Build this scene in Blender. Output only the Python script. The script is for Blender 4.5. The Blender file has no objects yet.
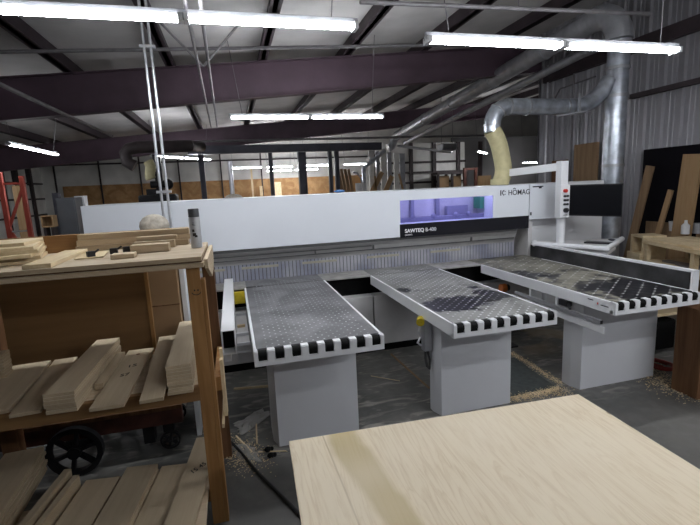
import bpy, math, random
from mathutils import Vector, Matrix
random.seed(7)
PI = math.pi
COL = bpy.context.scene.collection

# ------------------------------------------------------------------ camera
CP = Vector((0, -5.125, 1.9644)); YAW, PIT, ROL, FPX = .2549, .1693, -.0458, 440.45
Fv = Vector((math.sin(YAW)*math.cos(PIT), math.cos(YAW)*math.cos(PIT), -math.sin(PIT)))
r0 = Vector((math.cos(YAW), -math.sin(YAW), 0)); u0 = r0.cross(Fv)
Rv = r0*math.cos(ROL)+u0*math.sin(ROL); Uv = -r0*math.sin(ROL)+u0*math.cos(ROL)
cam = bpy.data.objects.new('camera', bpy.data.cameras.new('camera')); COL.objects.link(cam)
cam.matrix_world = Matrix(((Rv.x, Uv.x, -Fv.x, CP.x), (Rv.y, Uv.y, -Fv.y, CP.y), (Rv.z, Uv.z, -Fv.z, CP.z), (0, 0, 0, 1)))
cam.data.sensor_width = 36; cam.data.lens = FPX/700*36; cam.data.clip_start = .05; cam.data.clip_end = 200
bpy.context.scene.camera = cam

def at(px, py, axis, val):          # a measured sight line met with a plane of the room
    d = Fv+Rv*(px-350)/FPX-Uv*(py-262.5)/FPX
    return CP+d*((val-CP[axis])/d[axis])
def Yp(px, py, y): return at(px, py, 1, y)
def Zp(px, py, z): return at(px, py, 2, z)
def Xp(px, py, x): return at(px, py, 0, x)

# ------------------------------------------------------------------ mesh builder
class MB:
    def __init__(s): s.v = []; s.f = []
    def _add(s, vs, fs):
        n = len(s.v); s.v += [Vector(v) for v in vs]; s.f += [tuple(i+n for i in f) for f in fs]; return s
    def box(s, x0, x1, y0, y1, z0, z1, M=None):
        vs = [Vector((x, y, z)) for z in (z0, z1) for y in (y0, y1) for x in (x0, x1)]
        if M: vs = [M@v for v in vs]
        return s._add(vs, [(0, 2, 3, 1), (4, 5, 7, 6), (0, 1, 5, 4), (2, 6, 7, 3), (0, 4, 6, 2), (1, 3, 7, 5)])
    def cb(s, c, d, rz=0, rx=0, ry=0):
        M = Matrix.Translation(c)@Matrix.Rotation(rz, 4, 'Z')@Matrix.Rotation(ry, 4, 'Y')@Matrix.Rotation(rx, 4, 'X')
        return s.box(-d[0]/2, d[0]/2, -d[1]/2, d[1]/2, -d[2]/2, d[2]/2, M)
    def bar(s, p0, p1, w, h, up=(0, 0, 1)):
        p0, p1 = Vector(p0), Vector(p1); t = (p1-p0).normalized(); up = Vector(up)
        a = t.cross(up)
        if a.length < 1e-4: a = t.cross(Vector((0, 1, 0)))
        a.normalize(); b = a.cross(t)
        vs = [p+a*i*w/2+b*j*h/2 for p in (p0, p1) for j in (-1, 1) for i in (-1, 1)]
        return s._add(vs, [(0, 2, 3, 1), (4, 5, 7, 6), (0, 1, 5, 4), (2, 6, 7, 3), (0, 4, 6, 2), (1, 3, 7, 5)])
    def prism(s, pts, e):            # polygon in space pushed along e
        n = len(pts); e = Vector(e); vs = [Vector(p) for p in pts]+[Vector(p)+e for p in pts]
        return s._add(vs, [tuple(range(n))[::-1], tuple(range(n, 2*n))]+[(i, (i+1) % n, n+(i+1) % n, n+i) for i in range(n)])
    def tube(s, pts, r, seg=14, cap=True, rib=0):
        pts = [Vector(p) for p in pts]; n = len(pts); rings = []; a = None
        for i, p in enumerate(pts):
            t = (pts[min(i+1, n-1)]-pts[max(i-1, 0)]).normalized()
            if a is None:
                a = t.cross(Vector((0, 0, 1)))
                if a.length < 1e-3: a = t.cross(Vector((0, 1, 0)))
            a = (a-t*a.dot(t)).normalized(); b = t.cross(a)
            rr = r[i] if isinstance(r, (list, tuple)) else r
            if rib: rr *= 1+(rib if i % 2 else -rib)
            rings.append([p+a*math.cos(2*PI*k/seg)*rr+b*math.sin(2*PI*k/seg)*rr for k in range(seg)])
        vs = [v for R in rings for v in R]; fs = []
        for i in range(n-1):
            for k in range(seg):
                k2 = (k+1) % seg; fs.append((i*seg+k, i*seg+k2, (i+1)*seg+k2, (i+1)*seg+k))
        if cap: fs += [tuple(range(seg))[::-1], tuple(range((n-1)*seg, n*seg))]
        return s._add(vs, fs)
    def cyl(s, p0, p1, r, seg=16, r2=None): return s.tube([p0, p1], [r, r if r2 is None else r2], seg)
    def ball(s, c, r, seg=12, k=(1, 1, 1)):
        vs = []; fs = []; m = seg//2
        for i in range(m+1):
            th = PI*i/m
            for j in range(seg):
                ph = 2*PI*j/seg
                vs.append(Vector(c)+Vector((math.sin(th)*math.cos(ph)*k[0], math.sin(th)*math.sin(ph)*k[1], math.cos(th)*k[2]))*r)
        for i in range(m):
            for j in range(seg):
                j2 = (j+1) % seg; fs.append((i*seg+j, (i+1)*seg+j, (i+1)*seg+j2, i*seg+j2))
        return s._add(vs, fs)
    def build(s, name, mat, parent=None, bevel=0, smooth=False, org=None):
        if parent: org = Vector(parent['_w'])
        elif org is None:
            lo = [min(v[i] for v in s.v) for i in range(3)]; hi = [max(v[i] for v in s.v) for i in range(3)]
            org = Vector(((lo[0]+hi[0])/2, (lo[1]+hi[1])/2, lo[2]))
        org = Vector(org)
        me = bpy.data.meshes.new(name); me.from_pydata([v-org for v in s.v], [], s.f); me.validate(); me.update()
        import bmesh
        b = bmesh.new(); b.from_mesh(me); bmesh.ops.recalc_face_normals(b, faces=b.faces); b.to_mesh(me); b.free()
        if smooth:
            for p in me.polygons: p.use_smooth = True
            try: me.set_sharp_from_angle(angle=math.radians(40))
            except Exception: pass
        me.materials.append(mat)
        o = bpy.data.objects.new(name, me); COL.objects.link(o)
        o['_w'] = tuple(org)
        if parent: o.parent = ROOTS[parent['_id']] if False else parent
        else: o.location = org
        if bevel:
            m = o.modifiers.new('bevel', 'BEVEL'); m.width = bevel; m.segments = 2; m.limit_method = 'ANGLE'; m.angle_limit = .6
        return o
def sub(mb, name, mat, part, root, **k):       # a sub-part: same space as its part
    o = mb.build(name, mat, root, **k); o.parent = part; return o
def tag(o, label=None, cat=None, group=None, kind=None):
    if label: o['label'] = label
    if cat: o['category'] = cat
    if group: o['group'] = group
    if kind: o['kind'] = kind
    return o
def thing(name, loc, label, cat, group=None):
    o = bpy.data.objects.new(name, None); COL.objects.link(o); o.location = loc; o['_w'] = tuple(loc); o.empty_display_size = .1
    return tag(o, label, cat, group)
def struct(mb, name, mat, **k): return tag(mb.build(name, mat, **k), kind='structure')
def B(*a): return MB().box(*a)

# ------------------------------------------------------------------ materials
def nodes(name):
    m = bpy.data.materials.new(name); m.use_nodes = True; nt = m.node_tree
    return m, nt, nt.nodes['Principled BSDF'], nt.nodes.new, nt.links.new
def rgb(c): return (*c, 1)
def sol(name, c, rough=.5, metal=0, var=.0, vs=6, bump=0, spec=.5):
    m, nt, bs, N, L = nodes(name)
    bs.inputs['Base Color'].default_value = rgb(c); bs.inputs['Roughness'].default_value = rough; bs.inputs['Metallic'].default_value = metal
    bs.inputs['Specular IOR Level'].default_value = spec
    tc = N('ShaderNodeTexCoord'); no = N('ShaderNodeTexNoise'); no.inputs['Scale'].default_value = vs; no.inputs['Detail'].default_value = 6
    L(tc.outputs['Object'], no.inputs['Vector'])
    if var:
        mx = N('ShaderNodeMixRGB'); mx.inputs[1].default_value = rgb([x*(1-var) for x in c]); mx.inputs[2].default_value = rgb([min(1, x*(1+var)) for x in c])
        rp = N('ShaderNodeMapRange'); rp.inputs[1].default_value = .3; rp.inputs[2].default_value = .7
        L(no.outputs['Fac'], rp.inputs[0]); L(rp.outputs[0], mx.inputs[0]); L(mx.outputs[0], bs.inputs['Base Color'])
    if bump:
        bp = N('ShaderNodeBump'); bp.inputs['Strength'].default_value = bump; bp.inputs['Distance'].default_value = .01
        L(no.outputs['Fac'], bp.inputs['Height']); L(bp.outputs[0], bs.inputs['Normal'])
    return m
def emit(name, c, s):
    m = bpy.data.materials.new(name); m.use_nodes = True; nt = m.node_tree; nt.nodes.clear()
    e = nt.nodes.new('ShaderNodeEmission'); e.inputs[0].default_value = rgb(c); e.inputs[1].default_value = s
    o = nt.nodes.new('ShaderNodeOutputMaterial'); nt.links.new(e.outputs[0], o.inputs[0]); return m
def wood(name, c1, c2, axis=1, rough=.65, ply=None, grain=1.0, knots=0, plyaxis=2, scale=1.0):
    """grain runs along local axis; ply = colour of the dark glue lines seen on faces square to plyaxis"""
    m, nt, bs, N, L = nodes(name); bs.inputs['Roughness'].default_value = rough; bs.inputs['Specular IOR Level'].default_value = .25
    tc = N('ShaderNodeTexCoord'); mp = N('ShaderNodeMapping'); L(tc.outputs['Object'], mp.inputs[0])
    oi = N('ShaderNodeObjectInfo'); ml = N('ShaderNodeMath'); ml.operation = 'MULTIPLY'; ml.inputs[1].default_value = 37; L(oi.outputs['Random'], ml.inputs[0])
    cx = N('ShaderNodeCombineXYZ'); L(ml.outputs[0], cx.inputs[0]); L(ml.outputs[0], cx.inputs[2]); L(cx.outputs[0], mp.inputs['Location'])
    sc = [14*scale]*3; sc[axis] = 1.1*scale; mp.inputs['Scale'].default_value = sc
    n1 = N('ShaderNodeTexNoise'); n1.inputs['Scale'].default_value = 1; n1.inputs['Detail'].default_value = 5; n1.inputs['Distortion'].default_value = .8; L(mp.outputs[0], n1.inputs['Vector'])
    mp2 = N('ShaderNodeMapping'); L(tc.outputs['Object'], mp2.inputs[0]); sc = [90*scale]*3; sc[axis] = 4*scale; mp2.inputs['Scale'].default_value = sc
    n2 = N('ShaderNodeTexNoise'); n2.inputs['Scale'].default_value = 1; n2.inputs['Detail'].default_value = 3; L(mp2.outputs[0], n2.inputs['Vector'])
    ad = N('ShaderNodeMath'); ad.operation = 'MULTIPLY_ADD'; ad.inputs[1].default_value = .35; L(n2.outputs['Fac'], ad.inputs[0]); L(n1.outputs['Fac'], ad.inputs[2])
    rp = N('ShaderNodeMapRange'); rp.inputs[1].default_value = .68-.2*grain; rp.inputs[2].default_value = .68+.2*grain; L(ad.outputs[0], rp.inputs[0])
    mx = N('ShaderNodeMixRGB'); mx.inputs[1].default_value = rgb(c1); mx.inputs[2].default_value = rgb(c2); L(rp.outputs[0], mx.inputs[0])
    hv = N('ShaderNodeHueSaturation'); L(mx.outputs[0], hv.inputs['Color'])
    vr = N('ShaderNodeMapRange'); vr.inputs[3].default_value = .82; vr.inputs[4].default_value = 1.14; L(oi.outputs['Random'], vr.inputs[0]); L(vr.outputs[0], hv.inputs['Value'])
    out = hv.outputs[0]
    if knots:
        vo = N('ShaderNodeTexVoronoi'); vo.inputs['Scale'].default_value = knots; mk = N('ShaderNodeMapping'); s3 = [1, 1, 1]; s3[axis] = .35; mk.inputs['Scale'].default_value = s3
        L(tc.outputs['Object'], mk.inputs[0]); L(mk.outputs[0], vo.inputs['Vector'])
        kr = N('ShaderNodeMapRange'); kr.inputs[1].default_value = .06; kr.inputs[2].default_value = .16; kr.inputs[3].default_value = .75; kr.inputs[4].default_value = 0; L(vo.outputs['Distance'], kr.inputs[0])
        km = N('ShaderNodeMixRGB'); km.inputs[2].default_value = rgb([x*.35 for x in c2]); L(kr.outputs[0], km.inputs[0]); L(out, km.inputs[1]); out = km.outputs[0]
    if ply:
        ge = N('ShaderNodeNewGeometry'); vt = N('ShaderNodeVectorTransform'); vt.vector_type = 'NORMAL'; vt.convert_from = 'WORLD'; vt.convert_to = 'OBJECT'
        L(ge.outputs['True Normal'], vt.inputs[0]); sp = N('ShaderNodeSeparateXYZ'); L(vt.outputs[0], sp.inputs[0])
        ab = N('ShaderNodeMath'); ab.operation = 'ABSOLUTE'; L(sp.outputs[plyaxis], ab.inputs[0])
        lt = N('ShaderNodeMath'); lt.operation = 'LESS_THAN'; lt.inputs[1].default_value = .5; L(ab.outputs[0], lt.inputs[0])
        so = N('ShaderNodeSeparateXYZ'); L(tc.outputs['Object'], so.inputs[0])
        fr = N('ShaderNodeMath'); fr.operation = 'MULTIPLY'; fr.inputs[1].default_value = 1/.0065; L(so.outputs[plyaxis], fr.inputs[0])
        f2 = N('ShaderNodeMath'); f2.operation = 'FRACT'; L(fr.outputs[0], f2.inputs[0])
        g = N('ShaderNodeMath'); g.operation = 'GREATER_THAN'; g.inputs[1].default_value = .6; L(f2.outputs[0], g.inputs[0])
        m1 = N('ShaderNodeMath'); m1.operation = 'MULTIPLY'; L(g.outputs[0], m1.inputs[0]); L(lt.outputs[0], m1.inputs[1])
        pm = N('ShaderNodeMixRGB'); pm.inputs[2].default_value = rgb(ply); L(m1.outputs[0], pm.inputs[0]); L(out, pm.inputs[1]); out = pm.outputs[0]
    L(out, bs.inputs['Base Color'])
    bp = N('ShaderNodeBump'); bp.inputs['Strength'].default_value = .12; bp.inputs['Distance'].default_value = .004; L(n2.outputs['Fac'], bp.inputs['Height']); L(bp.outputs[0], bs.inputs['Normal'])
    return m
class G:                              # tiny maths helper for patterned materials
    def __init__(s, nt): s.nt = nt
    def m(s, op, a, b=None, c=None):
        n = s.nt.nodes.new('ShaderNodeMath'); n.operation = op
        for i, x in enumerate((a, b, c)):
            if x is None: continue
            if isinstance(x, (int, float)): n.inputs[i].default_value = x
            else: s.nt.links.new(x, n.inputs[i])
        return n.outputs[0]
    def rng(s, x, a, b, c=0, d=1):
        n = s.nt.nodes.new('ShaderNodeMapRange'); n.interpolation_type = 'SMOOTHSTEP'
        for i, q in enumerate((a, b, c, d)): n.inputs[i+1].default_value = q
        s.nt.links.new(x, n.inputs[0]); return n.outputs[0]
    def mix(s, f, a, b):
        n = s.nt.nodes.new('ShaderNodeMixRGB')
        for i, x in ((0, f), (1, a), (2, b)):
            if isinstance(x, (tuple, list)): n.inputs[i].default_value = rgb(x)
            elif isinstance(x, (int, float)): n.inputs[i].default_value = x
            else: s.nt.links.new(x, n.inputs[i])
        return n.outputs[0]
    def noise(s, v, sc, det=5, dist=0):
        n = s.nt.nodes.new('ShaderNodeTexNoise'); n.inputs['Scale'].default_value = sc; n.inputs['Detail'].default_value = det; n.inputs['Distortion'].default_value = dist
        s.nt.links.new(v, n.inputs['Vector']); return n.outputs['Fac']
def table_mat(name, dusty, patches, dust=(.17, .17, .17), diag=False, pitch=.075, wipe_front=0.0, dot=(.62, .63, .65), seed=0, dotr=.0075):
    """black laminate with air nozzles, greyed by dust and painted glare except in wiped patches; local x,y from table centre"""
    m, nt, bs, N, L = nodes(name); g = G(nt); tc = N('ShaderNodeTexCoord'); sp = N('ShaderNodeSeparateXYZ'); L(tc.outputs['Object'], sp.inputs[0]); x, y = sp.outputs[0], sp.outputs[1]
    mpn = N('ShaderNodeMapping'); mpn.inputs['Location'].default_value = (seed, seed*2, 0); L(tc.outputs['Object'], mpn.inputs[0]); v = mpn.outputs[0]
    n1 = g.noise(v, 5, 6, .6); n2 = g.noise(v, 40, 4)
    dm = g.rng(n1, .5-dusty*.35, .62-dusty*.25)
    for (cx, cy, rx, ry, rot, k) in patches:
        dx = g.m('SUBTRACT', x, cx); dy = g.m('SUBTRACT', y, cy); ca, sa = math.cos(rot), math.sin(rot)
        a = g.m('DIVIDE', g.m('ADD', g.m('MULTIPLY', dx, ca), g.m('MULTIPLY', dy, sa)), rx); b = g.m('DIVIDE', g.m('SUBTRACT', g.m('MULTIPLY', dy, ca), g.m('MULTIPLY', dx, sa)), ry)
        d = g.m('ADD', g.m('SQRT', g.m('ADD', g.m('MULTIPLY', a, a), g.m('MULTIPLY', b, b))), g.m('MULTIPLY', g.m('SUBTRACT', g.noise(v, 9, 5, .5), .5), 1.6))
        e = g.rng(d, .85, 1.0)            # 0 inside
        if k < 0: dm = g.m('MULTIPLY', dm, e)
        else: dm = g.m('MAXIMUM', dm, g.m('MULTIPLY', g.m('SUBTRACT', 1, e), k))
    dcol = g.mix(n2, [c*.72 for c in dust], [c*1.25 for c in dust])
    dcol = g.mix(g.rng(g.noise(v, 2.2, 5, 1.2), .35, .65, 0, .6), dcol, [c*1.9 for c in dust])
    base = g.mix(g.m('MULTIPLY', dm, .9), (.009, .009, .012), dcol)
    # nozzle pattern
    if diag: u = g.m('ADD', g.m('MULTIPLY', x, .8), g.m('MULTIPLY', y, .6)); w = g.m('SUBTRACT', g.m('MULTIPLY', y, .8), g.m('MULTIPLY', x, .6))
    else: u, w = g.m('ADD', x, y), g.m('SUBTRACT', x, y)
    fu = g.m('SUBTRACT', g.m('FRACT', g.m('DIVIDE', u, pitch)), .5); fw = g.m('SUBTRACT', g.m('FRACT', g.m('DIVIDE', w, pitch)), .5)
    d2 = g.m('SQRT', g.m('ADD', g.m('MULTIPLY', fu, fu), g.m('MULTIPLY', fw, fw))); dt = g.rng(d2, dotr/pitch*.8, dotr/pitch*1.2, 1, 0)
    mk = g.m('MULTIPLY', g.rng(g.m('ABSOLUTE', x), .36, .37, 1, 0), g.rng(g.m('ABSOLUTE', g.m('ADD', y, .06)), 1.05, 1.06, 1, 0))
    vis = g.rng(g.noise(v, 6, 3), .35, .65, .25, .95)
    col = g.mix(g.m('MULTIPLY', g.m('MULTIPLY', dt, vis), mk), base, dot)
    if diag:
        lu = g.rng(g.m('ABSOLUTE', fu), .02, .05, .5, 0); lw = g.rng(g.m('ABSOLUTE', fw), .02, .05, .5, 0)
        ln = g.m('MULTIPLY', g.m('MAXIMUM', lu, lw), g.rng(n1, .42, .6)); col = g.mix(ln, col, (.42, .42, .42))
    ge = N('ShaderNodeNewGeometry'); 
    L(col, bs.inputs['Base Color']); L(g.rng(dm, 0, 1, .36, .6), bs.inputs['Roughness']); bs.inputs['Specular IOR Level'].default_value = .25
    return m

M = {}
M['white'] = sol('white powder coat', (.80, .81, .83), .38, 0, .03, 3)
M['cover'] = sol('white machine cover', (.74, .77, .82), .3, 0, .02, 1.5)
M['cabinet_white'] = sol('cabinet white', (.70, .71, .73), .42, 0, .04, 2)
M['pedestal'] = sol('pedestal grey white', (.66, .67, .70), .45, 0, .05, 1.5)
M['base'] = sol('machine base grey', (.56, .55, .55), .5, 0, .12, 3)
M['beam'] = sol('aluminium beam', (.36, .355, .35), .42, .35, .12, 4)
M['beam_dark'] = sol('dark groove', (.09, .09, .09), .5, .2)
M['plate'] = sol('dusty steel plate', (.36, .35, .33), .55, .3, .25, 12)
M['black'] = sol('black plastic', (.012, .012, .014), .42)
M['soft_black'] = sol('black rubber', (.004, .004, .004), .7, spec=.2)
M['fence'] = sol('dusty black fence', (.035, .035, .036), .5, 0, .8, 5)
M['void'] = sol('void black', (.008, .008, .008), .8, spec=.1)
M['band'] = sol('gloss black band', (.014, .014, .018), .12)
M['screen'] = sol('dark display glass', (.004, .0042, .006), .3, spec=.12)
M['yellow'] = sol('yellow paint', (.55, .42, .02), .45, 0, .2, 20)
M['red'] = sol('red plastic', (.6, .03, .02), .4)
M['orange'] = sol('orange plastic', (.5, .13, .02), .5)
M['galv'] = sol('galvanised duct', (.50, .54, .60), .3, .75, .3, 9, .05)
M['galv_dull'] = sol('dull galvanised steel', (.42, .43, .46), .36, .5, .2, 6)
M['conduit'] = sol('bright conduit', (.62, .63, .66), .3, .75, .1, 10)
M['conduit_dull'] = sol('dull conduit', (.2, .19, .2), .5, .5, .2, 8)
M['hose'] = sol('cream flexible hose', (.52, .47, .27), .55, 0, .12, 12)
M['purlin'] = sol('dark brown purlin steel', (.05, .036, .042), .6, .1, .2, 4)
M['rafter'] = sol('oxide purple rafter paint', (.095, .06, .08), .55, .1, .2, 2)
M['bluesteel'] = sol('dark blue steel', (.065, .066, .085), .5, .2, .2, 4)
M['darkframe'] = sol('dark rust frame', (.035, .025, .026), .6, .1, .3, 5)
M['insul'] = sol('white insulation sheet', (.62, .60, .59), .7, 0, .14, 1.5, .3)
M['insul_wall'] = sol('white insulation wall', (.66, .65, .62), .7, 0, .12, 2, .3)
M['rack_red'] = sol('orange red rack paint', (.50, .085, .06), .45, 0, .15, 5)
M['cart_red'] = sol('worn red brown cart paint', (.075, .026, .018), .6, .1, .35, 9)
M['iron'] = sol('black cast iron', (.02, .02, .022), .45, .5, .3, 10)
M['greybox'] = sol('slate grey metal cabinet', (.085, .09, .10), .5, .2, .1, 3)
M['tarp'] = sol('black tarp', (.008, .007, .01), .85, spec=.1)
M['cable'] = sol('black cable', (.012, .012, .013), .5)
M['redcable'] = sol('red cable', (.25, .03, .025), .5)
M['cardboard'] = sol('cardboard', (.36, .23, .12), .8, 0, .1, 5)
M['paper'] = sol('white label paper', (.75, .75, .76), .7)
M['bottle_grey'] = sol('pale grey can', (.50, .51, .53), .35, .2, .1, 14)
M['ink'] = sol('black ink', (.02, .018, .016), .7)
M['logo'] = sol('black lettering', (.015, .017, .03), .5)
M['logow'] = sol('white lettering', (.85, .85, .88), .5)
M['bluecloth'] = sol('blue plastic', (.03, .16, .45), .6)
M['copper'] = sol('copper bits', (.6, .25, .13), .4, .5)
M['stone'] = sol('pale fluffy dust sack', (.42, .38, .32), .9, 0, .3, 22, .6)
M['tube'] = emit('lit fluorescent tube', (.93, .96, 1.0), 31); M['tube_far'] = emit('boosted far tube', (.95, .96, 1.0), 42)  # far tubes boosted to brighten the back of the hall
M['led'] = emit('machine interior lamp', (.88, .88, 1.0), 7)
M['ply'] = wood('birch plywood', (.60, .50, .355), (.50, .405, .28), 1, ply=(.40, .29, .17))
M['ply_x'] = wood('birch plywood lengthwise', (.62, .52, .39), (.46, .36, .24), 0, ply=(.38, .27, .155))
M['pine'] = wood('pale pine board', (.72, .60, .40), (.60, .46, .27), 1)
M['pine_x'] = wood('pale pine slat', (.72, .60, .40), (.60, .46, .27), 0)
M['lumber'] = wood('stud lumber', (.40, .215, .08), (.26, .13, .045), 2, knots=2.2)
M['lumber_x'] = wood('stud lumber rail', (.36, .205, .085), (.23, .12, .05), 0, knots=2.2)
M['darkpost'] = wood('dark stained timber', (.20, .10, .048), (.11, .052, .024), 2, knots=3)
M['brownply'] = wood('brown plywood', (.24, .135, .058), (.14, .075, .03), 0, grain=1.6, scale=.35)
M['osb_board'] = wood('tan fibre board', (.44, .29, .16), (.35, .22, .11), 2)
M['oldboard'] = wood('weathered board', (.32, .21, .12), (.22, .14, .08), 2)

def plywood_top():
    m, nt, bs, N, L = nodes('rotary cut birch sheet'); g = G(nt); tc = N('ShaderNodeTexCoord'); sp = N('ShaderNodeSeparateXYZ'); L(tc.outputs['Object'], sp.inputs[0])
    x, y, z = sp.outputs
    mp = N('ShaderNodeMapping'); mp.inputs['Scale'].default_value = (12, 1.1, 12); L(tc.outputs['Object'], mp.inputs[0])
    n1 = g.noise(mp.outputs[0], 1.0, 6, 1.6)
    bands = g.m('FRACT', g.m('MULTIPLY', n1, 7)); bl = g.rng(bands, .0, .35, .45, 1); bl2 = g.rng(bands, .75, 1, 1, 0); bl = g.m('MULTIPLY', bl, bl2)
    mp2 = N('ShaderNodeMapping'); mp2.inputs['Scale'].default_value = (95, 5, 50); L(tc.outputs['Object'], mp2.inputs[0]); fine = g.noise(mp2.outputs[0], 1, 3)
    c = g.mix(bl, (.66, .545, .385), (.74, .64, .48)); c = g.mix(g.rng(fine, .50, .72, 0, .4), c, (.56, .44, .29))
    # olive heartwood streak running along one veneer strip
    xs = g.m('ADD', g.m('ADD', x, g.m('MULTIPLY', y, .10)), g.m('MULTIPLY', g.noise(tc.outputs['Object'], 2.2, 3), .16))
    st = g.rng(g.m('ABSOLUTE', g.m('ADD', xs, .25)), .04, .075, 1, 0)
    c = g.mix(g.m('MULTIPLY', st, .75), c, (.46, .36, .17))
    seam = g.rng(g.m('ABSOLUTE', g.m('ADD', x, g.m('ADD', .47, g.m('MULTIPLY', y, .06)))), .002, .004, .5, 0); c = g.mix(seam, c, (.36, .26, .14))
    tone = g.rng(g.noise(tc.outputs['Object'], 1.3, 2), .4, .65, 0, .5); c = g.mix(tone, c, (.78, .69, .54))
    vo = N('ShaderNodeTexVoronoi'); vo.inputs['Scale'].default_value = 7; mk = N('ShaderNodeMapping'); mk.inputs['Scale'].default_value = (1, .55, 1); L(tc.outputs['Object'], mk.inputs[0]); L(mk.outputs[0], vo.inputs['Vector'])
    sc = N('ShaderNodeSeparateColor'); L(vo.outputs['Color'], sc.inputs[0])
    kn = g.m('MULTIPLY', g.rng(vo.outputs['Distance'], .03, .07, 1, 0), g.rng(sc.outputs[0], .5, .52, 0, .75)); c = g.mix(kn, c, (.25, .15, .07))
    L(c, bs.inputs['Base Color']); bs.inputs['Roughness'].default_value = .6; bs.inputs['Specular IOR Level'].default_value = .25
    return m
M['sheet'] = plywood_top()

def floor_mat():
    m, nt, bs, N, L = nodes('worn dark concrete'); g = G(nt); tc = N('ShaderNodeTexCoord'); v = tc.outputs['Object']
    n = g.noise(v, 1.1, 8, .5); n2 = g.noise(v, 9, 6); c = g.mix(g.rng(n, .35, .65), (.070, .070, .066), (.150, .146, .136)); c = g.mix(g.rng(n2, .5, .8, 0, .5), c, (.20, .19, .17))
    # pale scuffed sawdust film along the travelled strip, in swept arcs
    sp = N('ShaderNodeSeparateXYZ'); L(v, sp.inputs[0])
    mp = N('ShaderNodeMapping'); mp.inputs['Scale'].default_value = (2.0, 6, 1); mp.inputs['Rotation'].default_value = (0, 0, .35); L(v, mp.inputs[0])
    n3 = g.noise(mp.outputs[0], 1.6, 7, 1.5); reg = g.m('MULTIPLY', g.rng(sp.outputs[1], -2.3, -1.9), g.rng(sp.outputs[1], -.6, .3, 1, 0))
    regx = g.rng(sp.outputs[0], 2.3, 2.6, 1, .9); f = g.m('MULTIPLY', g.m('MULTIPLY', g.rng(n3, .5, .72, 0, .75), reg), regx); c = g.mix(f, c, (.36, .34, .30))
    sd = g.m('MULTIPLY', g.m('MULTIPLY', g.rng(sp.outputs[0], 2.3, 2.5), g.rng(sp.outputs[1], -1.3, -.8)), g.rng(g.noise(v, 2.3, 5, .4), .42, .6, 0, .8)); c = g.mix(sd, c, (.27, .21, .13))
    L(c, bs.inputs['Base Color']); L(g.rng(n2, .3, .7, .35, .6), bs.inputs['Roughness'])
    bp = N('ShaderNodeBump'); bp.inputs['Strength'].default_value = .15; bp.inputs['Distance'].default_value = .01; L(n2, bp.inputs['Height']); L(bp.outputs[0], bs.inputs['Normal'])
    return m
M['floor'] = floor_mat()
def osb_mat():
    m, nt, bs, N, L = nodes('strand board'); g = G(nt); tc = N('ShaderNodeTexCoord'); v = tc.outputs['Object']
    n = g.noise(v, 2.5, 8, 1.0); n2 = g.noise(v, 26, 3, 2); c = g.mix(g.rng(n, .35, .7), (.34, .18, .07), (.50, .30, .135)); c = g.mix(g.rng(n2, .5, .7, 0, .4), c, (.22, .11, .05))
    L(c, bs.inputs['Base Color']); bs.inputs['Roughness'].default_value = .75; return m
M['osb'] = osb_mat()
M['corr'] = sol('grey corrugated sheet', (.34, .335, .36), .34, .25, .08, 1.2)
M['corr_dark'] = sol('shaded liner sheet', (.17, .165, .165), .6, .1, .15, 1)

# ------------------------------------------------------------------ the hall
def roofz(x): return 4.14+.083*x
XL, XR, YB, YF = -7.1, 6.5, 15.0, -9.0
XE = 17.0
struct(B(XL-.2, XE, YF-.2, YB+.2, -.12, 0), 'floor', M['floor'], org=(0, 0, 0))
ro = MB(); z0, z1 = roofz(XL)+.22, roofz(XE)+.22
ro.prism([(XL, YF, z0), (XE, YF, z1), (XE, YF, z1+.08), (XL, YF, z0+.08)], (0, YB-YF, 0)); struct(ro, 'ceiling', M['insul'])
struct(B(XL-.15, XL, YF, YB, 0, roofz(XL)+.25), 'wall_left', M['insul_wall'])
bw = MB(); bw.prism([(XL, YB, 0), (XE, YB, 0), (XE, YB, z1+.05), (XL, YB, z0+.05)], (0, .15, 0)); struct(bw, 'wall_back', M['insul_wall'])
fw = MB(); fw.prism([(XL, YF, 0), (XR+.2, YF, 0), (XR+.2, YF, roofz(XR+.2)+.25), (XL, YF, z0+.05)], (0, -.15, 0)); struct(fw, 'wall_front', M['corr'])
# corrugated right wall
cw = MB(); y = YF; prof = []
while y < 3.2:
    prof += [(6.5, y), (6.5, y+.075), (6.488, y+.083), (6.488, y+.092), (6.5, y+.1), (6.5, y+.15), (6.488, y+.158), (6.488, y+.167), (6.5, y+.175), (6.5, y+.235), (6.46, y+.255), (6.46, y+.28)]; y += .305
prof = [(a, min(b, 3.25)) for a, b in prof]
zt = roofz(6.5)+.26
for (xa, ya), (xb, yb) in zip(prof, prof[1:]):
    cw._add([(xa, ya, 0), (xb, yb, 0), (xb, yb, zt), (xa, ya, zt)], [(0, 1, 2, 3)])
cw.box(6.51, 6.6, YF, 3.25, 0, zt); struct(cw, 'wall_right', M['corr'])
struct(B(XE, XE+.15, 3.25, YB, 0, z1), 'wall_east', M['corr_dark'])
struct(B(XR+.1, XE, 3.1, 3.25, 0, roofz(XR)+.3), 'wall_south', M['corr_dark'])
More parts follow.
